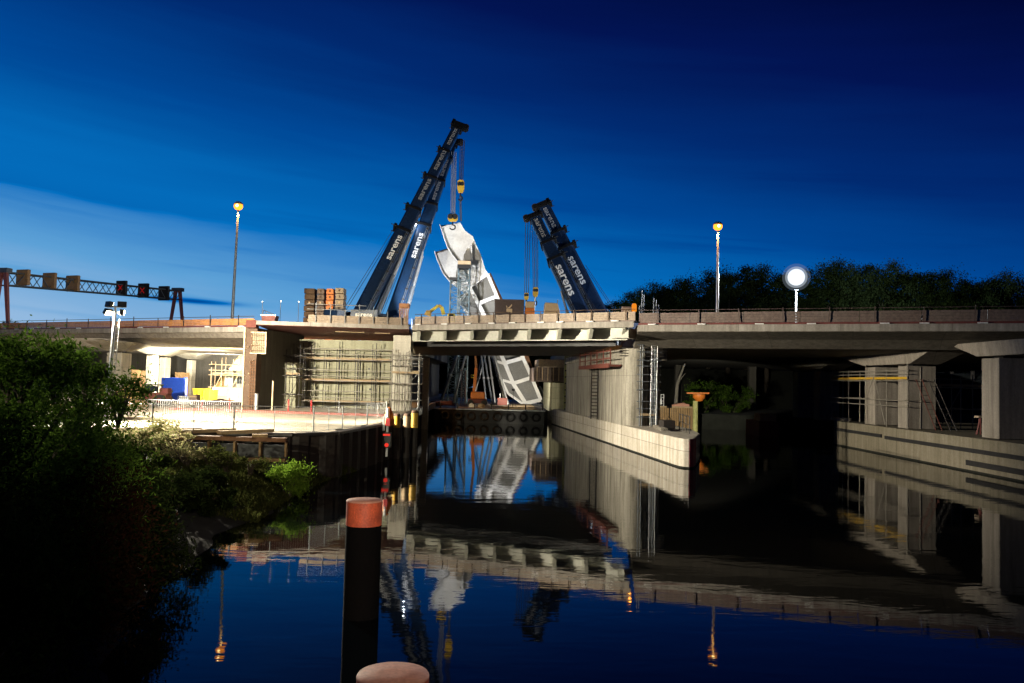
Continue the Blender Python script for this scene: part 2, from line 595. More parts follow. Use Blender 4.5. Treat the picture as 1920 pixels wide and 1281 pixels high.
def dup(root, loc, label=None, rz=0.0, scale=None, group=None):
    """a copy of a thing, its parts and their sub-parts"""
    if root.name not in KIDS:
        KIDS[root.name] = [(c, kids(c)) for c in kids(root)]
    r = root.copy()
    COL.objects.link(r)
    r.location = loc
    r.rotation_euler = (0, 0, rz)
    if scale is not None:
        r.scale = scale
    if label:
        r['label'] = label
    if group:
        r['group'] = group
    for c, sub in KIDS[root.name]:
        d = c.copy()
        COL.objects.link(d)
        d.parent = r
        for g_ in sub:
            e = g_.copy()
            COL.objects.link(e)
            e.parent = d
    return r


def lamp_light(kind, name, loc, power, col, parent=None, target=None, angle=100, blend=0.5, radius=0.15):
    ld = bpy.data.lights.new(name, kind)
    ld.energy = power
    ld.color = col
    if kind == 'SPOT':
        ld.spot_size = R(angle)
        ld.spot_blend = blend
    ld.shadow_soft_size = radius
    o = bpy.data.objects.new(name, ld)
    COL.objects.link(o)
    off = OFF.get(parent.name, Vector((0, 0, 0))) if parent is not None else Vector((0, 0, 0))
    o.location = Vector(loc) - off
    if target is not None:
        o.rotation_euler = (Vector(target) - Vector(loc)).to_track_quat('-Z', 'Y').to_euler()
    if parent is not None:
        o.parent = parent
    return o


def text(name, body, size, mat, origin, xdir, ydir, parent, extrude=0.01, bold=0.02, width=1.0):
    """raised lettering, its middle at origin, running along xdir"""
    cu = bpy.data.curves.new('lettering', 'FONT')
    cu.body = body
    cu.size = size
    cu.extrude = extrude
    cu.offset = bold * size
    cu.align_x = 'CENTER'
    cu.align_y = 'CENTER'
    cu.resolution_u = 3
    tmp = bpy.data.objects.new('lettering', cu)
    COL.objects.link(tmp)
    dg = bpy.context.evaluated_depsgraph_get()
    dg.update()
    me = bpy.data.meshes.new_from_object(tmp.evaluated_get(dg))
    bpy.data.objects.remove(tmp)
    x, y = Vector(xdir).normalized(), Vector(ydir).normalized()
    z = x.cross(y).normalized()
    y = z.cross(x)
    off = OFF.get(parent.name, Vector((0, 0, 0)))
    mt = Matrix.Translation(Vector(origin) - off) @ Matrix((x * width, y, z)).transposed().to_4x4()
    me.transform(mt)
    me.name = name
    me.materials.clear()
    me.materials.append(M[mat])
    ob = bpy.data.objects.new(name, me)
    COL.objects.link(ob)
    ob.parent = parent
    OFF[ob.name] = off
    return ob


def leaves(pts, length, width, droop=0.0, seed=0):
    """numpy mesh of small pointed leaves at pts"""
    g_ = np.random.default_rng(seed)
    n = len(pts)
    a = g_.normal(size=(n, 3))
    a[:, 2] -= droop
    a /= np.linalg.norm(a, axis=1)[:, None]
    b = g_.normal(size=(n, 3))
    b -= a * (a * b).sum(1)[:, None]
    b /= np.linalg.norm(b, axis=1)[:, None]
    L = length * g_.uniform(0.6, 1.3, n)[:, None]
    W = width * g_.uniform(0.7, 1.3, n)[:, None]
    v = np.empty((n, 4, 3))
    v[:, 0] = pts - a * L * 0.5
    v[:, 1] = pts + b * W * 0.5
    v[:, 2] = pts + a * L * 0.5
    v[:, 3] = pts - b * W * 0.5
    return v.reshape(-1, 3)


def leaf_object(name, verts, mat, parent=None):
    n = len(verts) // 4
    me = bpy.data.meshes.new(name)
    off = OFF.get(parent.name, Vector((0, 0, 0))) if parent is not None else Vector((0, 0, 0))
    me.vertices.add(n * 4)
    me.vertices.foreach_set('co', (verts - np.array(off)[None, :]).astype(np.float32).ravel())
    me.loops.add(n * 4)
    me.loops.foreach_set('vertex_index', np.arange(n * 4, dtype=np.int32))
    me.polygons.add(n)
    me.polygons.foreach_set('loop_start', np.arange(0, n * 4, 4, dtype=np.int32))
    me.polygons.foreach_set('loop_total', np.full(n, 4, dtype=np.int32))
    me.update(calc_edges=True)
    me.validate()
    me.materials.append(M[mat])
    ob = bpy.data.objects.new(name, me)
    COL.objects.link(ob)
    if parent is not None:
        ob.parent = parent
        OFF[ob.name] = off
    return ob


def clumps(n_clump, n_leaf, rad, spread, centre, seed, shell=0.55, flat=0.0):
    """leaf positions gathered in clumps through an uneven ellipsoid"""
    g_ = np.random.default_rng(seed)
    d = g_.normal(size=(n_clump, 3))
    d /= np.linalg.norm(d, axis=1)[:, None]
    r = shell + (1 - shell) * g_.random(n_clump) ** 0.6
    c = d * r[:, None] * np.array(rad)[None, :]
    c[:, 2] = np.maximum(c[:, 2], -rad[2] * (1 - flat))
    sz = spread * g_.uniform(0.5, 1.4, n_clump)
    idx = g_.integers(0, n_clump, n_leaf)
    p = c[idx] + g_.normal(size=(n_leaf, 3)) * sz[idx][:, None] * np.array([1, 1, 0.75])
    return p + np.array(centre)[None, :]


V = Vector
# ================================================================== SETTING
DV = V((-0.1, 0.995, 0)).normalized()          # the way the canal runs
ZG = 2.0                                       # level of the working ground

mb = MB()
mb.add([(-200, -60, 0), (240, -60, 0), (240, 300, 0), (-200, 300, 0)], [(0, 1, 2, 3)])
tag(mb.build('water', 'water'), kind='structure')
mb = MB()
mb.add([(-200, -60, -3), (240, -60, -3), (240, 300, -3), (-200, 300, -3)], [(0, 1, 2, 3)])
tag(mb.build('ground', 'bank_soil'), kind='structure')

# working platform (left) : concrete floor
PLAT = [(-6.9, 49.5), (-7.4, 44), (-8.1, 38.2), (-9.6, 36.7), (-12.6, 36.3), (-30, 34), (-95, 40), (-95, 150), (-9.8, 150), (-7.9, 70)]
mb = MB()
mb.plan(PLAT, 1.4, ZG)
tag(mb.build('work_floor', 'floor_concrete'), kind='structure')

# bank that slopes to the water
SH = [(-40, -6.0), (0, -4.6), (12, -5.4), (20, -7.4), (26, -7.6), (32, -8.0), (36, -7.9), (40, -7.4), (46, -6.9), (50, -6.8)]


def shore(y):
    for (y0, x0), (y1, x1) in zip(SH[:-1], SH[1:]):
        if y <= y1:
            return x0 + (x1 - x0) * (y - y0) / (y1 - y0)
    return SH[-1][1]


def bank_z(x, y):
    d = shore(y) - x
    h = -0.5 + min(d + 0.5, 1.2) * 0.5 + max(0, d - 0.7) * 0.28
    h = min(h, 1.25 if y > 30 else 1.7)
    return h + 0.16 * math.sin(x * 1.7 + y) + 0.1 * math.sin(y * 2.3 - x * 0.7)


xs = [-70, -50, -40, -32, -26, -22, -19, -17, -15.5, -14, -13, -12.3, -11.6, -11, -10.4, -9.8, -9.2, -8.6, -8.1, -7.6, -7.1, -6.6, -6, -5.4, -4.8, -4]
ys = [-40 + 2.0 * k for k in range(41)]
vs_, fs_ = [], []
for y in ys:
    for x in xs:
        yy = min(y, 42)
        vs_.append((x, yy, bank_z(x, yy) if shore(yy) - x > -1.2 else -1.2))
nx = len(xs)
for j in range(len(ys) - 1):
    for i in range(nx - 1):
        if ys[j] < 42:
            fs_.append((j * nx + i, j * nx + i + 1, (j + 1) * nx + i + 1, (j + 1) * nx + i))
mb = MB()
mb.add(vs_, fs_, True)
tag(mb.build('bank_terrain', 'bank_soil'), kind='structure')

# far and side land
mb = MB()
mb.plan([(9.5, 92), (70, 74), (160, 74), (160, 228), (9, 228)], -0.6, 1.6)
tag(mb.build('far_land', 'bank_soil'), kind='structure')
mb = MB()
mb.plan([(-199, 230), (-14, 230), (30, 260), (239, 240), (239, 299), (-199, 299)], -0.6, 1.4)
tag(mb.build('horizon_land', 'bank_soil'), kind='structure')


# ================================================================== BRIDGES
def along(a, b, k):
    return V((a[0] + (b[0] - a[0]) * k, a[1] + (b[1] - a[1]) * k, 0))


def edge_frame(a, b):
    a, b = V((a[0], a[1], 0)), V((b[0], b[1], 0))
    u = (b - a).normalized()
    n = V((u.y, -u.x, 0))
    if n.y > 0:
        n = -n
    return a, u, n, (b - a).length


def sweep(mb, a, b, za, zb, prof, back):
    """profile of (setback, dz) swept from a to b, the setback measured along 'back'"""
    k = len(prof)
    pts = []
    for p, z in ((a, za), (b, zb)):
        for s_, dz in prof:
            pts.append((p[0] + back.x * s_, p[1] + back.y * s_, z + dz))
    fs = [tuple(range(k)), tuple(range(2 * k - 1, k - 1, -1))]
    fs += [(i, i + k, (i + 1) % k + k, (i + 1) % k) for i in range(k)]
    mb.add(pts, fs)


def barrier(parent, a, b, za, zb, h0, h1, mat, n_post, setback=0.35, post_mat='dark_steel', pads=0, gap_mat='barrier_red', lean=0.0, rail=True, post_top=0.28, base='rail_base'):
    """plank parapet on the deck edge with its posts, foot strip, handrail and pale foot plates"""
    A, u, n, L = edge_frame(a, b)
    back = -n
    m1 = MB()
    nseg = max(1, int(L / 3.4))
    for k in range(nseg):
        p0, p1 = along(a, b, k / nseg), along(a, b, (k + 1) / nseg - 0.03 / L)
        z0, z1 = za + (zb - za) * k / nseg, za + (zb - za) * (k + 1) / nseg
        o = back * (setback + rnd.uniform(-0.02, 0.02))
        jt = rnd.uniform(-0.012, 0.012)
        nrow = 4
        for r in range(nrow):
            lo, hi = h0 + (h1 - h0) * r / nrow, h0 + (h1 - h0) * (r + 1) / nrow - 0.012
            jj = rnd.uniform(-0.008, 0.008)
            q = [(p0.x + o.x, p0.y + o.y, z0 + lo + jt), (p1.x + o.x, p1.y + o.y, z1 + lo + jt),
                 (p1.x + o.x, p1.y + o.y, z1 + hi + jt), (p0.x + o.x, p0.y + o.y, z0 + hi + jt)]
            m1.prism([V(x) + n * jj for x in q], back * 0.06)
    m1.build('barrier', mat, parent)
    m2 = MB()
    sweep(m2, a, b, za, zb, [(0.2, 0.004), (0.2, h0 * 0.85), (0.6, h0 * 0.85), (0.6, 0.004)], back)
    m2.build(base, gap_mat, parent)
    for k in range(n_post):
        f = (k + 0.5) / n_post
        p = along(a, b, f) - back * (-setback + 0.10)
        z = za + (zb - za) * f
        ln = u * rnd.uniform(-lean, lean)
        MB().bar((p.x, p.y, z + 0.01), (p.x + ln.x, p.y + ln.y, z + h1 + post_top * rnd.uniform(0.4, 1.1)), 0.05, 0.05, n).build('post', post_mat, parent)
    if rail:
        m3 = MB()
        m3.tube((A.x + back.x * setback, A.y + back.y * setback, za + h1 + 0.16), (b[0] + back.x * setback, b[1] + back.y * setback, zb + h1 + 0.16), 0.022, n=6)
        m3.build('handrail', post_mat, parent)
    for k in range(pads):
        f = (k + 0.5 + rnd.uniform(-0.25, 0.25)) / pads
        p = along(a, b, f) + back * 0.10
        z = za + (zb - za) * f
        MB().frame(V((p.x, p.y, z + 0.006)), u, n, V((0, 0, 1)), (-0.26, -0.08, 0), (0.26, 0.06, 0.07)).build('foot_plate', 'white_plastic', parent)


# --- right viaduct
RA, RB = (8.35, 55.0), (62.0, 33.0)
BACK_R = V((0.10, 0.995, 0))
rv = thing('road_viaduct', 'long grey concrete viaduct with brown plank parapet crossing in front of the dark wood', 'viaduct', (30, 46, 8))
mb = MB()
sweep(mb, RA, RB, 8.55, 8.60, [(0, 0), (0, -0.46), (0.25, -0.50), (2.6, -0.82), (4.2, -1.35), (31, -1.35), (33, -0.8), (35, -0.5), (35, 0)], BACK_R)
mb.build('deck', 'shaded_concrete', rv)
mb = MB()
A_, u_, n_, L_ = edge_frame(RA, RB)
sweep(mb, (RA[0] + n_.x * .003, RA[1] + n_.y * .003), (RB[0] + n_.x * .003, RB[1] + n_.y * .003), 8.554, 8.604, [(0, 0.0), (-0.05, 0), (-0.05, -0.43), (0, -0.43)], BACK_R)
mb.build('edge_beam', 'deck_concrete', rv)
barrier(rv, RA, RB, 8.56, 8.61, 0.16, 0.84, 'barrier_brown', 22, pads=18, lean=0.10, post_mat='cabin_brown')
mb = MB()
sweep(mb, RA, RB, 8.56, 8.61, [(34.6, 0), (34.6, 0.8), (34.7, 0.8), (34.7, 0)], BACK_R)
mb.build('far_barrier', 'barrier_brown', rv)

# --- left viaduct
LA, LB = (-19.7, 62.0), (-85.0, 100.0)
BACK_L = V((-0.20, 0.98, 0))
lv = thing('road_viaduct', 'long concrete viaduct with orange plank parapet above yellow lit piers', 'viaduct', (-40, 74, 8))
mb = MB()
sweep(mb, LA, LB, 8.2, 8.5, [(0, 0), (0, -0.40), (0.3, -0.44), (0.8, -0.8), (1.6, -0.85), (5.0, -1.35), (44, -1.35), (47, -0.5), (47, 0)], BACK_L)
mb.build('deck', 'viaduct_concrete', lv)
A_, u_, n_, L_ = edge_frame(LA, LB)
mb = MB()
sweep(mb, (LA[0] + n_.x * .003, LA[1] + n_.y * .003), (LB[0] + n_.x * .003, LB[1] + n_.y * .003), 8.204, 8.504, [(0, 0), (-0.05, 0), (-0.05, -0.36), (0, -0.36)], BACK_L)
mb.build('edge_beam', 'deck_concrete', lv)
barrier(lv, LA, LB, 8.21, 8.51, 0.15, 0.66, 'barrier_orange', 24, pads=20, lean=0.02, post_top=0.3)

# --- middle span over the canal
CA, CB = (-7.7, 63.4), (8.1, 55.1)
BACK_C = V((-0.10, 0.995, 0))
cv = thing('bridge_span', 'new steel bridge span with open triangular brackets under its edge over the canal', 'bridge', (0.2, 59, 8))
mb = MB()
sweep(mb, CA, CB, 8.72, 8.80, [(0, 0), (0, -0.40), (2.0, -0.42), (25.5, -0.42), (25.5, 0)], BACK_C)
mb.build('deck', 'deck_concrete', cv)
A_, u_, n_, L_ = edge_frame(CA, CB)


def c_pt(f, s_, dz):
    z = 8.72 + 0.08 * f
    return V((CA[0] + (CB[0] - CA[0]) * f + BACK_C.x * s_, CA[1] + (CB[1] - CA[1]) * f + BACK_C.y * s_, z + dz))


mb = MB()
for s_, hgt_ in ((1.9, 1.12), (8.5, 1.2), (16, 1.2), (23, 1.2)):
    sweep(mb, CA, CB, 8.72, 8.80, [(s_, -0.41), (s_, -hgt_), (s_ + 0.05, -hgt_), (s_ + 0.05, -0.41)], BACK_C)
mb.build('girder_web', 'girder_paint', cv)
mb = MB()
for s_, hgt_ in ((1.9, 1.12), (8.5, 1.2), (16, 1.2), (23, 1.2)):
    sweep(mb, CA, CB, 8.72, 8.80, [(s_ - 0.25, -hgt_ - 0.002), (s_ - 0.25, -hgt_ - 0.06), (s_ + 0.35, -hgt_ - 0.06), (s_ + 0.35, -hgt_ - 0.002)], BACK_C)
mb.build('bottom_flange', 'girder_paint', cv)
mb = MB()
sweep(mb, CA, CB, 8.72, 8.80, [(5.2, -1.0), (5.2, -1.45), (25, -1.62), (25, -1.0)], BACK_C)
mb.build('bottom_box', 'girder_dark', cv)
for k in range(8):
    f = 0.035 + k * 0.133
    m1 = MB()
    m1.prism([c_pt(f, 1.89, -0.415), c_pt(f, 1.89, -1.10), c_pt(f, 0.62, -1.10), c_pt(f, 0.10, -0.415)], u_ * 0.03)
    br_ = m1.build('bracket', 'girder_paint', cv)
    m2 = MB()
    q0, q1 = c_pt(f, 0.12, -0.46), c_pt(f, 0.64, -1.10)
    m2.bar(q0 - BACK_C * 0.02 - V((0, 0, 0.02)), q1 - BACK_C * 0.02 - V((0, 0, 0.02)), 0.24, 0.025, (0, 0, 1))
    m2.build('flange', 'girder_paint', br_)
mb = MB()
e0 = c_pt(0.985, 0.35, -0.42)
mb.frame(e0, u_, -n_, V((0, 0, 1)), (-1.3, 0, -0.68), (0, 1.6, 0))
mb.build('end_plate', 'girder_paint', cv)
barrier(cv, CA, CB, 8.73, 8.81, 0.10, 0.68, 'barrier_beige', 14, pads=9, lean=0.05, gap_mat='barrier_brown', post_mat='rust', post_top=0.15)

# --- slab over the abutment
PA, PB = (-18.7, 60.2), (-7.95, 63.3)
BACK_P = V((-0.10, 0.995, 0))
pv = thing('abutment_slab', 'thin pale edged concrete deck slab over the scaffolded abutment wall', 'bridge deck', (-13, 62, 8))
mb = MB()
sweep(mb, PA, PB, 8.56, 8.66, [(0.12, 0), (0.12, -0.30), (14, -0.6), (14, 0)], BACK_P)
mb.build('deck', 'red_plank', pv)
mb = MB()
sweep(mb, PA, PB, 8.565, 8.665, [(0, 0), (0, -0.28), (0.117, -0.28), (0.117, 0)], BACK_P)
mb.build('edge_beam', 'deck_concrete', pv)
PM = along(PA, PB, 0.33)
barrier(pv, (PM.x, PM.y), PB, 8.60, 8.67, 0.05, 0.62, 'barrier_beige', 7, pads=0, lean=0.0, gap_mat='barrier_beige', post_mat='galvanised', post_top=0.85, rail=False)
mb = MB()
for dz in (1.02, 1.40):
    mb.tube((PM.x - 0.2, PM.y + 0.25, 8.60 + dz), (PB[0] - 3.2, PB[1] - 0.6, 8.64 + dz), 0.03, n=6)
mb.build('handrail', 'galvanised', pv)
mb = MB()
sweep(mb, (-19.55, 60.6), (-18.75, 60.3), 8.62, 8.62, [(0, 0), (0, -0.55), (1.2, -0.6), (1.2, 0)], BACK_P)
mb.build('deck_end', 'red_plank', pv)
# thin plank-coloured strips set in the soffit
mb = MB()
for f in (0.52, 0.62, 0.80):
    p = along(PA, PB, f) + BACK_P * 4
    mb.frame(V((p.x, p.y, 8.18)), V((1, 0.2, 0)).normalized(), V((-0.2, 1, 0)).normalized(), V((0, 0, 1)), (-0.6, -0.05, 0), (0.6, 0.05, 0.05))
mb.build('soffit_strip', 'plank', pv)

# --- the deck behind, where the cranes stand (two embankment blocks either side of the canal)
for pts, lab in (([(-9.9, 88), (-60, 112), (-60, 140), (-10.6, 140)], 'dark concrete crane platform on the bank of the rust brown counterweights'),
                 ([(6.3, 86.5), (9.5, 84), (52, 72), (60, 118), (6.0, 128)], 'dark concrete crane platform on the wooded bank of the canal')):
    cp = thing('crane_platform', lab, 'platform', (pts[0][0], pts[0][1], 0), 'crane platforms behind the bridge')
    MB().plan(pts, 7.3, 8.5).build('slab', 'dark_concrete', cp)
    c0 = V((sum(q[0] for q in pts) / len(pts), sum(q[1] for q in pts) / len(pts), 0))
    inn = [tuple((V((q[0], q[1], 0)) * 0.94 + c0 * 0.06)[:2]) for q in pts]
    if pts[0][0] < 0:
        MB().plan(inn, -0.5, 7.298).build('wall', 'dark_concrete', cp)
    else:
        for kx in range(5):
            MB().box((13 + kx * 9.5, 113 - kx * 1.5, 4.4), (0.9, 0.9, 5.8)).build('column', 'dark_concrete', cp)



mb = MB()
mb.prism([(11, 116, -0.5), (11, 122, 7.0), (11, 140, 9.0), (11, 140, -0.5)], (150, -10, 0))
tag(mb.build('embankment_terrain', 'bank_soil'), kind='structure')

# --- piers: two columns under a flared cap
def pier(label, x, ys_, cap_y, ztop, zcap, wx=2.0, dy=1.7, zb=ZG, slope=0.0, mat='column_concrete', cap_w=2.6):
    p = thing('bridge_pier', label, 'bridge pier', (x, ys_[0], zb), 'bridge piers with flared caps')
    for y in ys_:
        xx = x + slope * (y - ys_[0])
        MB().box((xx, y, (zb + ztop) / 2 - 0.06), (wx, dy, ztop - zb - 0.12)).build('column', mat, p, 0.05)
        MB().box((xx, y, ztop - 0.06), (wx * 0.55, dy * 0.6, 0.12)).build('bearing', 'black_steel', p)
    y0, y1 = cap_y
    yb0, yb1 = ys_[0] - dy * 0.7, ys_[-1] + dy * 0.7
    yb0, yb1 = max(yb0, y0 + 0.5), min(yb1, y1 - 0.5)
    prof = [(y0, zcap), (yb0, ztop + 0.002), (yb1, ztop + 0.002), (y1, zcap)]
    m1 = MB()
    pts = []
    for hw_top, hw in ((-1, -1), (1, 1)):
        for (yy, zz) in prof:
            half = cap_w / 2 if zz > ztop + 0.1 else wx / 2 + 0.1
            pts.append((x + slope * (yy - ys_[0]) + hw * half, yy, zz))
    m1.add(pts, [(0, 1, 2, 3), (7, 6, 5, 4), (0, 4, 5, 1), (1, 5, 6, 2), (2, 6, 7, 3), (3, 7, 4, 0)])
    m1.build('cap', mat, p, 0.04)
    return p


pier('broad flared pier at the bridge edge standing on the striped quay', 28.6, (41.5, 47.6), (37.5, 51.6), 6.72, 7.55, 2.1, 1.7, mat='viaduct_concrete')
pier('flared pier wrapped in scaffold at the end of the striped quay', 28.25, (57.6, 62.9), (52.6, 69.5), 6.45, 7.45, 1.9, 1.6, mat='viaduct_concrete')
pier('dim flared pier deep in the dark under the wooded viaduct', 30.5, (80, 86), (75, 91), 6.4, 7.2, 1.9, 1.6, 1.6)
SL = -0.225
xl = at(222, 700, 70).x
pier('yellow lit pier behind the slim floodlight mast', xl, (70.0,), (66.3, 73.0), 6.3, 7.0, 1.3, 1.8, slope=SL, cap_w=4.2)
x2 = at(285, 700, 78).x
pier('brightly floodlit pair of columns behind the blue container', x2, (78.0, 85.5), (73.6, 90.5), 6.3, 7.0, 0.62, 1.4, slope=-0.26, cap_w=4.2)
x3 = at(358, 700, 99).x
pier('farther floodlit pair of columns behind the yellow skip', x3, (99.0, 106.5), (94, 111), 6.3, 7.0, 0.62, 1.4, slope=-0.16, cap_w=4.2)

# --- canal pier
pb = thing('canal_pier', 'tall streaked concrete pier standing on a long plinth in the canal', 'bridge pier', (8, 60, 0))
PLN = [(4.6, 91.5), (9.45, 47.2)]
nose = [(9.55, 46.6), (9.72, 46.25), (9.98, 46.1), (10.22, 46.25), (10.36, 46.6)]
MB().plan(PLN + nose + [(11.8, 51.5), (12.4, 57), (10.3, 91.5)], -1.5, 1.64).build('plinth', 'plinth_concrete', pb, 0.05)
mb = MB()
mb.plan([(10.03, 46.085), (10.24, 46.235), (10.38, 46.59), (10.66, 47.45), (10.62, 47.46), (10.3, 46.7), (10.1, 46.3)], 0.06, 1.62)
mb.build('nose_plate', 'signal_red', pb)
mb = MB()
mb.plan([(9.45, 47.15), (9.53, 46.56), (9.71, 46.21), (9.98, 46.06), (10.24, 46.21), (10.41, 46.6), (11.86, 51.5), (10.3, 91.4), (4.56, 91.5)], -1.5, 0.09)
mb.build('algae_foot', 'bank_soil', pb)
# shaft with a rounded front
f0, f1 = V((8.05, 59.9, 0)), V((5.75, 86.5, 0))
side = V((0.995, 0.086, 0))
pts = [f1]
cen = f0 + side * 0.95
for k in range(10):
    th = math.pi + math.pi * k / 9 * 0.95
    pts.append(V((cen.x + 0.95 * math.cos(th), cen.y + 0.95 * math.sin(th), 0)))
pts += [f0 + side * 2.4 + V((0, 1.2, 0)), f1 + side * 3.2]
MB().plan([(q.x, q.y) for q in pts], 1.642, 6.55).build('shaft', 'pier_concrete', pb)
mb = MB()
cpts = []
cen2 = cen
for q in pts:
    d = (q - (cen + (f1 - f0) * 0.5))
    cpts.append((q.x - (0.12 if d.x < 0 else -0.12), q.y - (0.12 if q.y < 62 else 0)))
mb.plan(cpts, 6.552, 7.15)
mb.build('crosshead', 'pier_concrete', pb)
cs = V((9.62, 59.9, 0))
mb = MB()
mb.lathe((10.45, 60.2, 1.642), [(0.42, 0), (0.42, 4.6)], 20)
mb.build('round_column', 'pier_concrete', pb)
mb = MB()
mb.box((10.3, 60.6, 6.75), (2.0, 1.4, 0.9))
mb.build('bearing_beam', 'pier_concrete', pb, 0.03)
# ladder niche on the shaft
ld = thing('access_ladder', 'dark steel ladder standing out from the streaked face of the canal pier', 'ladder', (7.2, 63, 1.7))
la = atline(1122, 770, (f0.x, f0.y), (f1.x, f1.y))
dpl = (f1 - f0).normalized()
nrm = V((-dpl.y, dpl.x, 0))
for s_ in (0.10, 0.62):
    p = V((la.x, la.y, 0)) + nrm * s_
    MB().bar((p.x, p.y, 1.65), (p.x, p.y, 5.8), 0.10, 0.08, nrm).build('stile', 'dark_steel', ld)
for k in range(14):
    p = V((la.x, la.y, 1.9 + 0.28 * k))
    MB().bar(p + nrm * 0.15, p + nrm * 0.57, 0.07, 0.07).build('rung', 'dark_steel', ld)

# --- abutment on the work floor
ab = thing('abutment_wall', 'square olive lit concrete abutment wall behind the scaffold', 'abutment', (-14, 70, ZG))
wl, wr = at(560, 700, 70), at(737, 700, 69.5)
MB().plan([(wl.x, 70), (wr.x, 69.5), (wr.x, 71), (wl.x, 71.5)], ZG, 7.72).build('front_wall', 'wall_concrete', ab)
sl = at(481, 700, 62)
MB().plan([(sl.x - 0.25, 62.6), (sl.x + 0.15, 62.6), (wl.x - 0.003, 70.2), (wl.x - 0.003, 71.4), (wl.x - 0.5, 71.4)], ZG, 8.1).build('side_wall', 'dark_concrete', ab)  # this wall's shade is put into its darker concrete
lw0, lw1 = at(527, 720, 67), at(556, 720, 67)
MB().plan([(lw0.x, 67), (lw1.x, 67), (lw1.x, 69.9), (lw0.x, 69.4)], ZG, 5.7).build('low_wall', 'wall_concrete', ab)
hole = []
for px, py in ((590, 690), (692, 692), (593, 728), (694, 730)):
    q = atline(px, py, (wl.x, 70), (wr.x, 69.5))
    hole.append(q)
mb = MB()
for q in hole:
    mb.tube(q + V((0, -0.02, 0)), q + V((0, 0.05, 0)), 0.09, n=10)
mb.build('tie_hole', 'black_steel', ab)

rp = thing('rebar_pier', 'rusty brown unfinished pier end bristling with bars beside the abutment', 'unfinished pier', (-20, 61.5, ZG))
r0, r1 = at(455, 700, 61.2), at(479, 700, 61.2)
MB().box(((r0.x + r1.x) / 2, 61.9, 5.05), (r1.x - r0.x, 1.2, 6.1)).build('core', 'rust', rp)
MB().box((r0.x + 0.04, 61.22, 5.05), (0.10, 0.1, 6.1)).build('edge_strip', 'cream_paint', rp)
b0, b1 = at(470, 622, 61.0), at(498, 664, 61.0)
m1 = MB()
m1.frame(V((b0.x, 61.02, b1.z)), V((1, 0, 0)), V((0, 1, 0)), V((0, 0, 1)), (0, 0, 0), (b1.x - b0.x, 0.14, 0.07))
m1.frame(V((b0.x, 61.02, b0.z - 0.07)), V((1, 0, 0)), V((0, 1, 0)), V((0, 0, 1)), (0, 0, 0), (b1.x - b0.x, 0.14, 0.07))
m1.frame(V((b1.x - 0.07, 61.02, b1.z + 0.072)), V((1, 0, 0)), V((0, 1, 0)), V((0, 0, 1)), (0, 0, 0), (0.07, 0.14, b0.z - b1.z - 0.145))
fb = m1.build('box_frame', 'cream_paint', rp)
MB().box(((b0.x + b1.x) / 2, 61.25, (b0.z + b1.z) / 2), (b1.x - b0.x - 0.16, 0.05, b0.z - b1.z - 0.16)).build('box_back', 'wall_concrete', fb)
m1 = MB()
for k in range(8):
    x = b0.x + 0.1 + (b1.x - b0.x - 0.2) * k / 7
    m1.tube((x, 61.12, b1.z + 0.08), (x, 61.12, b0.z - 0.08), 0.018, n=5)
for k in range(4):
    z = b1.z + 0.25 + (b0.z - b1.z - 0.5) * k / 3
    m1.tube((b0.x + 0.08, 61.10, z), (b1.x - 0.08, 61.10, z), 0.018, n=5)
m1.build('bar_mesh', 'rebar_rust', rp)
m1 = MB()
for k in range(16):
    z = 2.3 + k * 0.22
    m1.tube((r1.x - 0.42, 61.1, z), (r1.x + 0.06, 61.1, z), 0.02, n=5)
for k in range(3):
    m1.tube((r1.x - 0.35 + 0.17 * k, 61.12, 2.05), (r1.x - 0.35 + 0.17 * k, 61.12, 5.7), 0.02, n=5)
m1.build('bar_cage', 'rebar_rust', rp)
m1 = MB()
for k in range(14):
    x, z = rnd.uniform(r0.x + 0.15, r1.x - 0.1), rnd.uniform(2.5, 8)
    m1.tube((x, 61.3, z), (x + rnd.uniform(-.1, .1), 61.0, z + 0.12), 0.025, n=5)
m1.build('starter_bar', 'cream_paint', rp)

wc = thing('concrete_column', 'pale square concrete column ringed by scaffold at the canal edge', 'column', (-9, 66, ZG))
c0, c1 = at(735.5, 700, 66), at(769, 700, 66)
MB().box(((c0.x + c1.x) / 2, 66.8, (ZG + 8.05) / 2), (c1.x - c0.x, 1.6, 8.05 - ZG)).build('shaft', 'pale_concrete', wc, 0.04)

# canal wall on the left side, sheet piled, with a lit end
sw = thing('sheet_pile_wall', 'dark ribbed steel sheet pile wall lining the canal below the work floor', 'retaining wall', (-7, 60, 0))
mb = MB()
CW = [(-6.85, 49.45), (-7.85, 70), (-9.2, 92), (-10.4, 140)]


def ribs(mb, a, b, z0, z1, step=0.62, depth=0.2):
    A_, u, n, L = edge_frame(a, b)
    n = V((u.y, -u.x, 0))
    k, s_ = 0, 0.0
    pts = []
    while s_ < L:
        off = depth if k % 4 in (1, 2) else 0
        pts.append(A_ + u * s_ + n * off)
        s_ += step * (0.75 if k % 2 else 0.35)
        k += 1
    pts.append(A_ + u * L)
    for p, q in zip(pts[:-1], pts[1:]):
        nn = V((q.y - p.y, -(q.x - p.x), 0)).normalized() * -0.05
        mb.prism([(p.x, p.y, z0), (q.x, q.y, z0), (q.x, q.y, z1), (p.x, p.y, z1)], nn)


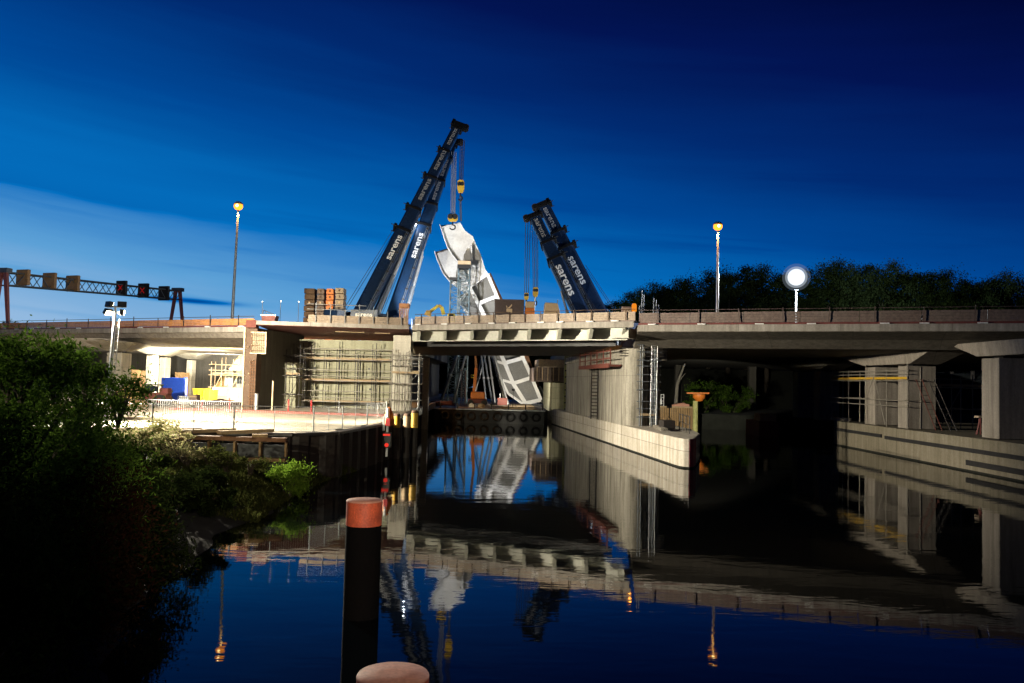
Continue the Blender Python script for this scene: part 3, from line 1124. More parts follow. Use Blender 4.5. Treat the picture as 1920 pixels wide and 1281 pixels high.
for a, b in zip(CW[:-1], CW[1:]):
    ribs(mb, b, a, -1.5, 2.05)
mb.build('canal_side', 'sheet_pile', sw)
BKP = [(-6.85, 49.45), (-7.34, 44), (-8.04, 38.1), (-9.56, 36.6), (-12.58, 36.2), (-30, 33.9)]
BK = list(zip(BKP[:-1], BKP[1:]))
mb = MB()
for a, b in BK:
    ribs(mb, b, a, -1.0, 1.95)
mb.build('bank_side', 'sheet_pile', sw)
mb = MB()
for a, b in BK:
    mb.bar((a[0], a[1], 2.02), (b[0], b[1], 2.02), 0.45, 0.12)
for a, b in zip(CW[:-1], CW[1:]):
    mb.bar((a[0], a[1], 2.10), (b[0], b[1], 2.10), 0.4, 0.1)
mb.build('capping_beam', 'dark_steel', sw)
# waling frame of steel beams in front of the bank side
wf = thing('waling_frame', 'rusty steel beams and struts propping the work floor edge above the grass', 'shoring frame', (-13, 34, 1))
fa, fb_ = V((-20.5, 33.6, 0)), V((-9.1, 33.9, 0))
fu = (fb_ - fa).normalized()
fn = V((fu.y, -fu.x, 0))
MB().bar(fa + V((0, 0, 2.06)), fb_ + V((0, 0, 1.98)), 0.36, 0.16).build('beam', 'rebar_rust', wf)
MB().bar(fa + V((0, 0, 1.24)), fb_ + V((0, 0, 1.16)), 0.36, 0.14).build('beam', 'timber_fence', wf)
for k in range(12):
    p = fa + (fb_ - fa) * (k / 11)
    MB().bar((p.x, p.y, 1.30), (p.x, p.y, 1.88), 0.08, 0.26, fn).build('web_plate', 'timber_fence', wf)
mb = MB()
q0, q1 = fa - fn * 0.2, fb_ - fn * 0.2
mb.prism([(q0.x, q0.y, 0.6), (q1.x, q1.y, 0.5), (q1.x, q1.y, 1.75), (q0.x, q0.y, 1.85)], -fn * 0.1)
mb.build('lagging', 'black_steel', wf)
for k, (f, ln) in enumerate(((0.22, 3.0), (0.35, 3.2), (0.5, 3.6), (0.62, 4.0), (0.76, 4.2))):
    p = fa + (fb_ - fa) * f + V((0, 0, 2.22))
    q = p + fu * 1.6 - fn * ln * 0.5
    MB().bar(p, q, 0.30, 0.14).build('strut', 'plank', wf)
MB().bar(fa + fn * 1.1 + fu * 3 + V((0, 0, 0.42)), fb_ + fn * 1.1 - fu * 1.5 + V((0, 0, 0.22)), 0.5, 0.35).build('low_beam', 'timber_fence', wf)
for f in (0.72, 0.76):
    p = fa + (fb_ - fa) * f + fn * 0.9
    MB().bar((p.x, p.y, -0.3), (p.x, p.y, 0.85), 0.16, 0.16).build('stake', 'bark', wf)
p = fa + (fb_ - fa) * 0.9 - fn * 0.2
MB().box((p.x, p.y, 2.03), (0.6, 0.5, 0.3), 0.3).build('bearing_block', 'timber_fence', wf)

# lit edge post at the canal wall corner
ep = thing('steel_pile', 'tall pinkish lit steel pile standing at the channel mouth', 'pile', (-8.2, 76, 0))
e0_, e1_ = at(793, 680, 76), at(805, 680, 76)
MB().box(((e0_.x + e1_.x) / 2, 76.3, 2.9), (e1_.x - e0_.x, 0.55, 7.4)).build('shaft', 'barrier_beige', ep, 0.05)
MB().box(((e0_.x + e1_.x) / 2 - 0.42, 76.3, 1.6), (0.35, 0.5, 5.2)).build('side_flange', 'dark_steel', ep)

# right quay
qy = thing('quay_wall', 'long concrete quay with dark fender strips along the water', 'quay', (30, 55, 0))
qp = [(26.55, 20), (26.75, 43), (26.95, 68.6), (27.25, 69.8), (28.2, 70.5), (60, 72), (60, 20)]
MB().plan(qp, -1.5, ZG - 0.02).build('body', 'quay_concrete', qy, 0.06)
mb = MB()
mb.plan([(26.5, 20), (26.7, 43), (26.9, 68.6), (27.2, 69.85), (28.2, 70.55), (60, 72.1), (60, 20)], -1.5, 0.1)
mb.build('algae_foot', 'bank_soil', qy)


def q_x(y):
    return 26.75 + (26.95 - 26.75) * (y - 43) / 25.6 if y > 43 else 26.55 + 0.2 * (y - 20) / 23


for y0, y1, z0, z1 in ((59.9, 68.4, 1.18, 1.42), (34, 59.3, 1.12, 1.36), (30, 48.6, 0.36, 0.66)):
    mb = MB()
    mb.prism([(q_x(y0) - 0.004, y0, z0), (q_x(y1) - 0.004, y1, z0), (q_x(y1) - 0.004, y1, z1), (q_x(y0) - 0.004, y0, z1)], (-0.10, 0, 0))
    mb.build('fender_strip', 'rubber', qy)
MB().box((27.6, 69.2, 2.12), (1.2, 1.4, 0.22)).build('bollard_base', 'plinth_concrete', qy, 0.03)
# ================================================================== LAMPS
def street_lamp(label, base, tip, power, lit_pole=True):
    """tall motorway lamp with a ring of sodium heads"""
    s_ = thing('street_lamp', label, 'street lamp', base, 'tall sodium street lamps over the motorway')
    MB().tube(base, V(tip) - V((0, 0, 0.35)), 0.15, 0.085, 12).build('pole', 'galvanised' if lit_pole else 'gantry_grey', s_)  # an unlit pole gets a darker material, shade put into its colour
    MB().lathe(base, [(0.3, 0.0), (0.3, 0.06), (0.19, 0.1), (0.19, 0.9), (0.16, 1.0)], 14).build('base', 'galvanised', s_)
    MB().tube(V(tip) - V((0, 0, 0.4)), V(tip) + V((0, 0, 0.2)), 0.06, n=8).build('arm', 'galvanised', s_)
    h = MB().lathe(tip, [(0.42, 0.12), (0.42, 0.18), (0.24, 0.36), (0.04, 0.40)], 16).build('lamp_head', 'crane_grey', s_)
    MB().ball(V(tip) - V((0, 0, 0.05)), 0.40, 9, 0.9).build('bulb', 'sodium_light', h)
    MB().ball(V(tip) - V((0, 0.27, 0.05)), 0.16, 7).build('core', 'sodium_core', h)
    lamp_light('SPOT', 'lamp_glow', V(tip) - V((0, 0, 0.55)), power, (1.0, 0.45, 0.10), s_, V(tip) - V((0, 0, 10)), 128, 0.3, 0.3)
    return s_


b_ = at(435, 597, 74)
street_lamp('tall sodium street lamp above the orange plank parapet', (b_.x, 74, 8.2), at(447, 386, 74), 16000, False)
b_ = at(1345, 583, 73)
street_lamp('tall sodium street lamp in front of the dark wooded hill', (b_.x, 73, 8.55), at(1346, 424, 73), 14000)

# bright flood tower among the trees
fp = at(1493, 520, 94)
FY = 94
ft = thing('light_tower', 'blazing white floodlight tower on the viaduct among dark trees', 'floodlight', (fp.x, FY, 8.5))
MB().tube((fp.x, FY, 8.5), (fp.x, FY, fp.z - 1.58), 0.15, 0.1, 10).build('mast', 'galvanised', ft)
MB().box((fp.x, FY + 0.2, 8.95), (1.6, 1.2, 0.9)).build('generator', 'cabin_grey', ft, 0.05)
MB().ball((fp.x, FY, fp.z), 0.72, 12).build('bulb', 'white_light', ft)
for r_, nm_ in ((0.95, 'halo_inner'), (1.22, 'halo_mid'), (1.55, 'halo_outer')):  # shells added round the bulb to imitate its soft glow
    MB().ball((fp.x, FY, fp.z), r_, 14).build('halo_shell', nm_, ft)
MB().lathe((fp.x, FY, fp.z - 1.6), [(0.12, 0), (0.3, 0.06), (0.3, 0.12)], 12).build('lamp_collar', 'crane_grey', ft)
lamp_light('POINT', 'tower_glow', (fp.x, FY - 2.0, fp.z), 40000, (0.86, 0.93, 1.0), ft, radius=0.8)

# floodlight mast on the work floor
mx_, mY = at(207, 712, 43.5), 43.5
mt_ = at(216, 586, 43.5)
fm = thing('floodlight_mast', 'slim pale mast with four floodlight heads aimed at the abutment', 'floodlight', (mx_.x, mY, ZG))
MB().tube((mx_.x - 0.12, mY, ZG), mt_, 0.13, 0.07, 10).build('mast', 'galvanised', fm)
mb = MB()
dm = mt_ - V((mx_.x - 0.12, mY, ZG))
for k in range(22):
    p = V((mx_.x - 0.12, mY, ZG)) + dm * (0.12 + k * 0.038)
    mb.tube(p + V((0.08, 0, 0)), p + V((0.26, 0, 0)), 0.016, n=5)
mb.tube(V((mx_.x - 0.12, mY, ZG)) + dm * 0.1 + V((0.26, 0, 0)), V((mx_.x - 0.12, mY, ZG)) + dm * 0.94 + V((0.26, 0, 0)), 0.016, n=5)
mb.build('climbing_rungs', 'galvanised', fm)
mb = MB()
mb.bar(mt_ - V((0.5, 0, 0)), mt_ + V((0.55, 0, 0)), 0.08, 0.08)
mb.bar(mt_, mt_ + V((0, 0, 0.3)), 0.08, 0.08)
mb.bar(mt_ + V((-0.35, 0, 0.30)), mt_ + V((0.45, 0, 0.30)), 0.08, 0.08)
mb.build('crossbar', 'white_plastic', fm)
heads = [((205, 571), (-9, 62, 4.0)), ((229, 571), (-31, 68, 7.2)), ((203, 585), (-15, 40, 2.0)), ((229, 586), (9.0, 54.5, 2.6))]
pw = (38000, 28000, 58000, 68000)
for (hp, tgt), P_ in zip(heads, pw):
    c = at(hp[0], hp[1], mY)
    d = (V(tgt) - c).normalized()
    r = d.cross(V((0, 0, 1))).normalized()
    u = r.cross(d)
    m1 = MB()
    m1.frame(c, r, d, u, (-0.22, -0.12, -0.15), (0.22, 0.10, 0.15))
    hd = m1.build('lamp_head', 'black_steel', fm, 0.02)
    MB().frame(c, r, d, u, (-0.19, 0.104, -0.12), (0.19, 0.112, 0.12)).build('lens', 'warm_light', hd)
    lamp_light('SPOT', 'flood_beam', c + d * 0.2, P_, (1.0, 0.905, 0.72), fm, tgt, (46 if abs(P_ - 68000) < 1 else 115), 0.7, 0.12)
# spill light added without a head, towards the bank and the bushes
lamp_light('SPOT', 'bank_spill', mt_ + V((0.3, -0.5, 0.1)), 5000, (1.0, 0.93, 0.66), fm, (-9.5, 16, 2.4), 62, 0.9, 0.15)


def added_flood(label, pos, tgt, power, col=(1.0, 0.85, 0.52), h=1.9, angle=120, mat='warm_light'):  # lights added to brighten columns, arch, booms and dolphin
    s_ = thing('lamp_and_fill_light', label, 'added fill light', pos, 'added tripod fill lights')
    p = V(pos)
    for k in range(3):
        th = k * 2.094 + 0.4
        MB().tube(p + V((0.45 * math.cos(th), 0.45 * math.sin(th), 0.01)), p + V((0, 0, h * 0.55)), 0.02, n=6).build('leg', 'dark_steel', s_)
    MB().tube(p + V((0, 0, h * 0.5)), p + V((0, 0, h)), 0.025, n=6).build('stem', 'dark_steel', s_)
    c = p + V((0, 0, h + 0.12))
    d = (V(tgt) - c).normalized()
    r = d.cross(V((0, 0, 1)))
    r = r.normalized() if r.length > 1e-3 else V((1, 0, 0))
    u = r.cross(d)
    hd = MB().frame(c, r, d, u, (-0.18, -0.1, -0.13), (0.18, 0.06, 0.13)).build('lamp_head', 'black_steel', s_)
    MB().frame(c, r, d, u, (-0.15, 0.064, -0.10), (0.15, 0.072, 0.10)).build('lens', mat, hd)
    lamp_light('SPOT', 'fill_beam', c + d * 0.15, power, col, s_, tgt, angle, 0.5, 0.1)
    return s_


added_flood('added tripod fill light on the floor facing the bright columns', (-27.4, 75.9, ZG), (-34, 80, 5.0), 30000, (1.0, 0.93, 0.78), h=3.2, angle=140)
added_flood('added tripod fill light behind the blue container facing the far columns', (-31.5, 92, ZG), (-37, 101, 5.8), 34000, (1.0, 0.93, 0.78), h=3.0, angle=140)
added_flood('added tripod fill light beside the rusty unfinished pier under the viaduct', (-22.5, 70, ZG), (-27, 84, 6.6), 18000, angle=140)
added_flood('added tripod fill light on the barge deck facing the white arch foot', (0.3, 97.5, 1.58), (2.6, 113, 5.0), 5000, (1.0, 0.93, 0.80), angle=95)
added_flood('added tripod fill light on the crane platform facing the raised arch piece', (-11.5, 92, 8.5), (-6.5, 112, 20), 26000, (0.95, 0.96, 1.0), angle=70, mat='lamp_and_fill_light')
added_flood('added tripod fill light on the wooded crane platform facing the short booms', (12.0, 89.5, 8.5), (8.6, 97, 13.5), 2600, (0.75, 0.87, 1.0), angle=90, mat='lamp_and_fill_light')
added_flood('added tripod fill light on the crane platform at the foot of the long booms', (-17.5, 91.5, 8.5), (-15.0, 98, 15.0), 1800, (0.75, 0.87, 1.0), angle=100, mat='lamp_and_fill_light')

added_flood('small added tripod fill light on the pier plinth aimed at the orange dolphin', (11.6, 60.5, 1.64), (18.9, 84, 2.9), 24000, (1.0, 0.95, 0.78), h=1.3, angle=24)
# added post lamps behind the camera, unseen, to brighten mooring posts and bush tops
def added_post_lamp(label, x, y, z0, h, power, col, tgt, angle, blend):
    q = thing('added_lamp', label, 'street lamp', (x, y, z0), 'added post lamps behind the camera')
    MB().tube((x, y, z0), (x, y, z0 + h), 0.07, 0.05, 10).build('pole', 'galvanised', q)
    hd = MB().lathe((x, y + 0.3, z0 + h - 0.05), [(0.2, 0), (0.22, 0.08), (0.08, 0.18)], 12).build('lamp_head', 'crane_grey', q)
    MB().ball((x, y + 0.3, z0 + h - 0.09), 0.1, 6).build('bulb', 'warm_light', hd)
    MB().tube((x, y, z0 + h), (x, y + 0.3, z0 + h + 0.1), 0.04, n=8).build('arm', 'galvanised', q)
    lamp_light('SPOT', 'added_lamp_beam', (x, y + 0.32, z0 + h - 0.2), power, col, q, tgt, angle, blend, 0.08)


added_post_lamp('small added post lamp, out of view, lighting the red topped mooring posts', 1.6, -1.2, 2.6, 4.8, 13000, (1.0, 0.80, 0.62), (-2.7, 15.0, 2.2), 31, 0.8)
added_post_lamp('taller added post lamp, out of view, lighting the tops of the willow bushes', -13.5, -2.0, 2.6, 6.6, 42000, (1.0, 0.95, 0.70), (-10.4, 15.5, 5.3), 26, 1.0)
mb = MB()
mb.box((0, -3.2, 2.45), (60, 5.0, 0.3))
tag(mb.build('lock_bridge', 'dark_concrete'), 'plain concrete footbridge crossing the canal', 'footbridge')


# ================================================================== CRANES
def lattice(mb, p0, p1, w0, n, r=0.06, w1=None):
    """square lattice mast"""
    p0, p1 = V(p0), V(p1)
    w1 = w0 if w1 is None else w1
    d = (p1 - p0).normalized()
    a = d.cross(V((0, 1, 0)))
    a = a.normalized() if a.length > 1e-3 else V((1, 0, 0))
    b = d.cross(a)
    cs = [(-1, -1), (1, -1), (1, 1), (-1, 1)]

    def pt(k, i):
        f = k / n
        w_ = (w0 + (w1 - w0) * f) / 2
        return p0 + (p1 - p0) * f + a * (cs[i][0] * w_) + b * (cs[i][1] * w_)
    for i in range(4):
        mb.tube(pt(0, i), pt(n, i), r, n=6)
    for k in range(n):
        for i in range(4):
            j = (i + 1) % 4
            mb.tube(pt(k, i), pt(k, j), r * 0.55, n=5)
            if (k + i) % 2:
                mb.tube(pt(k, i), pt(k + 1, j), r * 0.55, n=5)
            else:
                mb.tube(pt(k, j), pt(k + 1, i), r * 0.55, n=5)


def crane(label, foot, tip, w0, w1, cuts, texts, mat, sgn, head=1.0, jack=(0.30, 2.0), carrier_dir=0.0, text_mat='letter_white', body_text=None):
    """mobile crane: carrier on wheels, slewing body, telescopic boom of nested sections with lettering, luffing jack, guy lines"""
    foot, tip = V(foot), V(tip)
    base_z = 8.5
    c = thing('mobile_crane', label, 'crane', (foot.x, foot.y, base_z), 'navy blue telescopic cranes')
    ax = (tip - foot)
    L = ax.length
    a = ax / L
    face = V((0, -1, 0))
    n = (face - a * face.dot(a)).normalized()       # side that looks at the canal
    t_ = a.cross(n).normalized()
    if t_.z < 0:
        t_ = -t_
    prev = 0.0
    ns = len(cuts)
    for k, f in enumerate(cuts):
        ww = w0 + (w1 - w0) * k / max(1, ns - 1)
        s0, s1 = prev * L, f * L
        st_ = s0 - (0.0 if k == 0 else 0.6)
        hb = ww * 0.5
        m1 = MB()
        prof = [(-0.5, -0.42), (-0.36, -0.5), (0.36, -0.5), (0.5, -0.42), (0.5, 0.36), (0.3, 0.5), (-0.3, 0.5), (-0.5, 0.36)]
        m1.prism([foot + a * st_ + n * (q[0] * ww * 0.8) + t_ * (q[1] * ww) for q in prof], a * (s1 - st_))
        sec = m1.build('boom_section', mat, c)
        m2 = MB()                                     # collar at the end of the section
        m2.frame(foot + a * (s1 - 0.30), a, n, t_, (-0.02, -ww * 0.44, -ww * 0.55), (0.34, ww * 0.44, ww * 0.55))
        m2.frame(foot + a * (s1 - 0.1), a, n, t_, (-0.02, -ww * 0.30, ww * 0.55), (0.5, ww * 0.30, ww * 0.74))
        for q in (-0.38, 0.38):
            m2.tube(foot + a * (s1 - 0.05) + n * (q * ww) + t_ * (ww * 0.55), foot + a * (s1 - 0.05) + n * (q * ww) + t_ * (ww * 0.9), 0.05, n=6)
        m2.build('collar', 'black_steel', sec)
        prev = f
    for (f, body, size, wd, tm) in texts:
        kk = next(i for i, q in enumerate(cuts) if f < q)
        ww = w0 + (w1 - w0) * kk / max(1, ns - 1)
        o = foot + a * (f * L) + n * (ww * 0.4 + 0.012)
        xd = a * sgn
        yd = n.cross(xd)
        text('lettering', body, size, tm, o, xd, yd, c, 0.008, 0.018, wd)
    # hose bundle and cable clips along the boom
    for q, r__ in ((0.30, 0.045), (0.40, 0.03)):
        MB().tube(foot + a * 1.2 + n * (w0 * 0.43) - t_ * (w0 * q), foot + a * (cuts[0] * L - 0.4) + n * (w0 * 0.43) - t_ * (w0 * q), r__, n=6).build('hose', 'crane_grey', c)
    for k in range(9):
        p = foot + a * (1.6 + (cuts[0] * L - 2.4) * k / 8) + n * (w0 * 0.42)
        MB().frame(p, a, n, t_, (-0.06, -0.02, -w0 * 0.46), (0.06, 0.06, -w0 * 0.24)).build('clip', 'dark_steel', c)
    # head with sheaves
    m1 = MB()
    hw = w1 * (0.72 if sgn < 0 else 0.9)
    m1.frame(tip, a, n, t_, (-0.5, -hw * 0.5, -hw * 0.75), (0.6 * head, hw * 0.5, hw * 0.6))
    m1.frame(tip, a, n, t_, (0.1, -hw * 0.36, -hw * 1.25), (0.7 * head, hw * 0.36, -hw * 0.7))
    m1.frame(tip, a, n, t_, (0.3, -hw * 0.3, hw * 0.58), (0.9 * head, hw * 0.3, hw * 0.95))
    hd_ = m1.build('boom_head', 'black_steel', c)
    for q in (-0.3, 0, 0.3):
        pc = tip + a * 0.45 * head - t_ * hw * 1.0 + n * (q * hw)
        MB().tube(pc - n * 0.04, pc + n * 0.04, 0.42, n=16).build('sheave', 'dark_steel', hd_)
    # luffing jack
    up_ = foot + a * (jack[0] * L) - t_ * (w0 * 0.55)
    horiz = V((a.x, a.y, 0)).normalized()
    lowp = V((foot.x, foot.y, base_z + 1.7)) + horiz * jack[1]
    mid = lowp + (up_ - lowp) * 0.55
    for q in (-0.42, 0.42):
        MB().tube(lowp + n * q, mid + n * q, 0.20, n=10).build('luffing_jack', 'crane_grey', c)
        MB().tube(mid + n * q, up_ + n * q, 0.13, n=10).build('jack_rod', 'galvanised', c)
    # back stays
    for q in (-0.5, 0.5):
        MB().tube(foot - horiz * 2.6 + V((0, 0, 0.4)) + n * q, foot + a * (0.43 * L) + t_ * w0 * 0.6 + n * q, 0.03, n=5).build('back_stay', 'dark_steel', c)
    # slewing body and counterweight
    hx = horiz
    hy = V((-hx.y, hx.x, 0))
    o = V((foot.x, foot.y, base_z))
    up = V((0, 0, 1))
    MB().frame(o, hx, hy, up, (-3.4, -1.35, 1.75), (2.6, 1.35, 2.5)).build('slewing_body', mat, c, 0.05)
    MB().frame(o, hx, hy, up, (-4.6, -1.5, 1.75), (-3.41, 1.5, 3.4)).build('counterweight', 'crane_navy', c, 0.06)
    for q in (-0.75, 0.75):
        MB().frame(o, hx, hy, up, (-0.9, q - 0.09, 2.502), (0.9, q + 0.09, 3.5)).build('boom_cheek', mat, c)
    cab = MB()
    cab.frame(o, hx, hy, up, (0.9, -2.35, 1.7), (2.5, -1.38, 3.3))
    cb = cab.build('cab', mat, c, 0.06)
    MB().frame(o, hx, hy, up, (1.0, -2.37, 2.45), (2.3, -2.352, 3.15)).build('window', 'glass_dark', cb)
    # carrier
    cx, cy = V((math.cos(carrier_dir), math.sin(carrier_dir), 0)), V((-math.sin(carrier_dir), math.cos(carrier_dir), 0))
    MB().frame(o, cx, cy, up, (-6.5, -1.35, 0.75), (6.5, 1.35, 1.7)).build('carrier', mat, c, 0.06)
    for i in range(5):
        for q in (-1.2, 1.2):
            p = o + cx * (-5.2 + i * 2.4) + cy * q + up * 0.62
            wq = MB().tube(p - cy * 0.2, p + cy * 0.2, 0.62, n=18).build('wheel', 'rubber', c)
            MB().tube(p - cy * 0.22, p + cy * 0.22, 0.3, n=12).build('rim', 'crane_grey', wq)
    for i in (-4, 4):
        for q in (-1, 1):
            p = o + cx * i + cy * (q * 1.35)
            e = p + cy * (q * 2.2)
            MB().bar(p + up * 1.2, e + up * 1.2, 0.3, 0.3).build('outrigger', mat, c)
            MB().tube(e + up * 0.0, e + up * 1.3, 0.12, n=8).build('outrigger_foot', 'galvanised', c)
    if body_text:
        o2, size = body_text
        MB().box((o2.x, o2.y + 0.12, o2.z), (size * 4.6, 0.16, size * 1.7)).build('name_board', 'crane_blue', c)
        text('lettering', 'sarens', size, 'letter_white', o2, V((1, 0, 0)), V((0, 0, 1)), c, 0.008, 0.018, 1.15)
    return c


def px_len(px, Y):
    return px * Y / F_PX


f1_, t1_ = at(668, 606, 93), at(857, 240, 108)
crane('navy crane with the longest boom reaching up over the white arch', f1_, t1_, 1.8, 1.15,
      [0.43, 0.54, 0.71, 0.86, 1.0],
      [(0.335, 'sarens', 1.1, 1.35, 'letter_white'), (0.635, 'sarens', 0.95, 1.5, 'letter_dim'), (0.80, 'sarens', 0.95, 1.5, 'letter_dim'), (0.935, 'sarens', 0.85, 1.4, 'letter_dim')],
      'crane_navy', 1, 1.2, (0.42, 2.6), 0.15, body_text=(at(682, 590, 88), 0.62))
f2_, t2_ = at(733, 606, 98), at(850, 268, 112)
crane('navy crane with the second long boom half hidden beside the first', f2_, t2_, 1.7, 1.0,
      [0.50, 0.62, 0.76, 0.9, 1.0],
      [(0.38, 'sarens', 1.12, 1.4, 'letter_white'), (0.69, 'sarens', 0.85, 1.5, 'letter_dim'), (0.83, 'sarens', 0.8, 1.5, 'letter_dim')],
      'crane_blue', 1, 0.9, (0.36, 2.4), 0.15)
f3_, t3_ = at(1098, 606, 97), at(1003, 408, 105)
crane('navy crane with the lower short boom and a lit name', f3_, t3_, 1.9, 1.45,
      [0.58, 0.74, 1.0],
      [(0.36, 'sarens', 1.4, 1.35, 'letter_white'), (0.87, 'sarens', 1.0, 1.25, 'letter_dim')],
      'crane_navy', -1, 0.8, (0.3, 2.0), -0.2)
f4_, t4_ = at(1132, 606, 101), at(1020, 388, 109)
crane('navy crane with the higher short boom nearest the trees', f4_, t4_, 2.05, 1.55,
      [0.62, 0.76, 1.0],
      [(0.41, 'sarens', 1.35, 1.3, 'letter_white'), (0.88, 'sarens', 1.05, 1.3, 'letter_dim')],
      'crane_navy', -1, 1.0, (0.3, 2.0), -0.2)

# bright lamp on the jack of the second crane
jl = at(778, 421, 104)
wl_ = thing('boom_lamp', 'small bright lamp clamped between the two long crane booms', 'lamp', (jl.x, jl.y, jl.z - 0.2))
MB().lathe((jl.x, jl.y, jl.z - 0.2), [(0.1, 0), (0.16, 0.05), (0.16, 0.12)], 10).build('lamp_head', 'crane_grey', wl_)
MB().ball((jl.x, jl.y - 0.05, jl.z), 0.22, 6).build('bulb', 'lamp_and_fill_light', wl_)
lamp_light('POINT', 'boom_glow', (jl.x, jl.y - 0.5, jl.z), 260, (0.85, 0.92, 1.0), wl_, radius=0.2)
q_ = at(765, 440, 104)
MB().bar((jl.x, jl.y, jl.z - 0.2), at(700, 590, 97), 0.3, 0.3, w1=0.3).build('arm', 'crane_grey', wl_)


def hook_block(label, top, bottom, blk, cw, mat, spread, nline=4, bh=2.4, bw=1.0):
    """hoist ropes running from the boom head to a hook block"""
    h = thing('hook_block', label, 'hook block', (blk.x, blk.y, blk.z - bh / 2), 'crane hook blocks')
    for k in range(nline):
        o = V(((k / (nline - 1) - 0.5) * spread, (k % 2) * 0.3, 0))
        MB().tube(top + o, blk + o * 0.8 + V((0, 0, bh * 0.45)), cw, n=5).build('rope', 'dark_steel' if mat != 'yellow_lit' else 'galvanised', h)
    m1 = MB()
    m1.prism([blk + V((bw * x, -0.25, bh * z)) for x, z in ((-0.3, -0.5), (0.3, -0.5), (0.5, -0.2), (0.5, 0.35), (0.3, 0.5), (-0.3, 0.5), (-0.5, 0.35), (-0.5, -0.2))], V((0, 0.5, 0)))
    m1.build('block', 'yellow_paint' if 'yellow' in label else 'black_steel', h, 0.03)
    for q in (-0.22, 0.22):
        c = blk + V((q * bw, -0.27, bh * 0.18))
        MB().tube(c, c - V((0, 0.05, 0)), 0.28 * bw, n=14).build('sheave', 'black_steel', h)
    m2 = MB()
    pts = [blk + V((0, 0, -bh * 0.5))]
    for k in range(9):
        th = math.pi * 0.5 - k / 8 * math.pi * 1.45
        pts.append(blk + V((0.28 * math.cos(th) * bw, 0, -bh * 0.5 - 0.75 + 0.32 * math.sin(th))))
    for p, q in zip(pts[:-1], pts[1:]):
        m2.tube(p, q, 0.09, n=6)
    m2.build('hook', 'black_steel', h)
    return h


YH = 110.5
hk1 = hook_block('yellow hook block hanging midway down the ropes of the tall crane', at(867, 262, YH), None, at(864, 350, YH), 0.05, 'y', 0.55, 4, 1.75, 0.95)
hk2 = hook_block('yellow hook block holding the top corner of the white arch piece', at(851, 285, YH), None, at(849, 409, YH), 0.05, 'yellow_lit', 0.65, 5, 1.0, 1.35)
hk3 = hook_block('yellow hook block hanging above the cream box', at(1003, 425, 104), None, at(1004, 548, 104), 0.045, 'y', 0.7, 4, 1.25, 0.7)
hk4 = hook_block('black hook block beside the yellow one above the container', at(990, 415, 104), None, at(987, 556, 104), 0.045, 'b', 0.6, 3, 0.9, 0.6)
s_ = thing('lifting_sling', 'thin dark lifting sling from the yellow block to the arch edge', 'sling', at(864, 365, YH))
MB().tube(at(864, 366, YH), at(865, 415, YH + 1), 0.07, n=6).build('rope', 'dark_steel', s_)
MB().tube(at(862, 366, YH), at(863, 415, YH + 1), 0.05, n=6).build('rope', 'dark_steel', s_)

# ================================================================== WHITE ARCH PIECE
YA = 112.0
TH = V((0, 0.12, 0))


def P(px, py, dy=0.0):
    return at(px, py, YA + dy)


ar = thing('arch_segment', 'huge white steel arch segment standing tilted between the cranes', 'bridge segment', P(1000, 757))
fl = [P(*q) for q in ((826, 423), (830, 434), (835, 450), (841, 466), (848, 477), (857, 489), (866, 500))]
rt = [P(*q) for q in ((909, 507), (900, 478), (891, 459), (886, 445), (877, 439), (870, 433), (862, 419))]
MB().prism(fl + [P(880, 538), P(914, 514)] + rt, TH).build('front_web', 'white_steel', ar)
MB().strip(fl + [P(874, 520), P(880, 538)], V((0, -0.9, 0)), 0.12).build('edge_flange', 'white_steel_bright', ar)
MB().strip(rt[::-1] + [P(914, 514)], V((0, -0.35, 0)), -0.10).build('edge_flange', 'white_steel_bright', ar)
MB().strip([P(828, 427, -.1), P(862, 419, -.1)], V((0, -0.6, 0)), 0.1).build('top_flange', 'white_steel', ar)
# side plates added in the outline of the upper plate's shaded patch
MB().prism([P(880, 466, -0.02), P(891, 462, -0.02), P(909, 507, -0.02), P(899, 516, -0.02), P(882, 492, -0.02)], V((0.0, -0.06, 0))).build('shade_plate', 'white_steel', ar)
MB().prism([P(880, 464), P(882, 492), P(884, 500), P(882, 464)], V((0.25, -1.4, 0.1))).build('shade_plate', 'white_steel', ar)
DR = 3.6
rf = [P(*q, DR) for q in ((816.5, 473), (822, 490), (832, 513), (840, 523), (848, 533))]
MB().prism(rf + [P(884, 560, DR), P(884, 480, DR), P(842, 467, DR)], TH).build('rear_web', 'white_steel', ar)
MB().strip(rf, V((0, -0.9, 0)), 0.12).build('edge_flange', 'white_steel_bright', ar)
MB().strip([P(818, 474, DR), P(842, 467, DR)], V((0, -0.8, 0)), 0.12).build('top_flange', 'dark_steel', ar)
# lower cellular part: recessed panel, chords, cross ribs, side flange
Lc = [(880, 538), (897, 570), (906, 588), (947, 682), (962, 719), (986, 757)]
Rc = [(914, 514), (932, 557), (981, 672), (997, 708), (1014, 750)]
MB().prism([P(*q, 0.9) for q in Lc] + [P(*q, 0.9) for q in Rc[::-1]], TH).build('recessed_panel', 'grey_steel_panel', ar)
for pts, wd in ((Lc, 0.52), (Rc, 0.45)):
    m1 = MB()
    for a, b in zip(pts[:-1], pts[1:]):
        m1.bar(P(*a, -0.0), P(*b, -0.0), wd, 0.9, (0, -1, 0))
    m1.build('chord', 'white_steel_bright', ar)
for a, b in (((880, 538), (914, 514)), ((896, 570), (932, 556)), ((914, 612), (952, 600)), ((930, 645), (967, 636)), ((943, 682), (982, 671)), ((962, 719), (997, 708)), ((985, 756), (1014, 750))):
    MB().bar(P(*a, 0.05), P(*b, 0.05), 0.5, 0.8, (0, -1, 0)).build('rib', 'white_steel_bright', ar)
Lo = [(858, 560), (884, 600), (926, 676), (940, 712), (953, 738), (984, 760)]
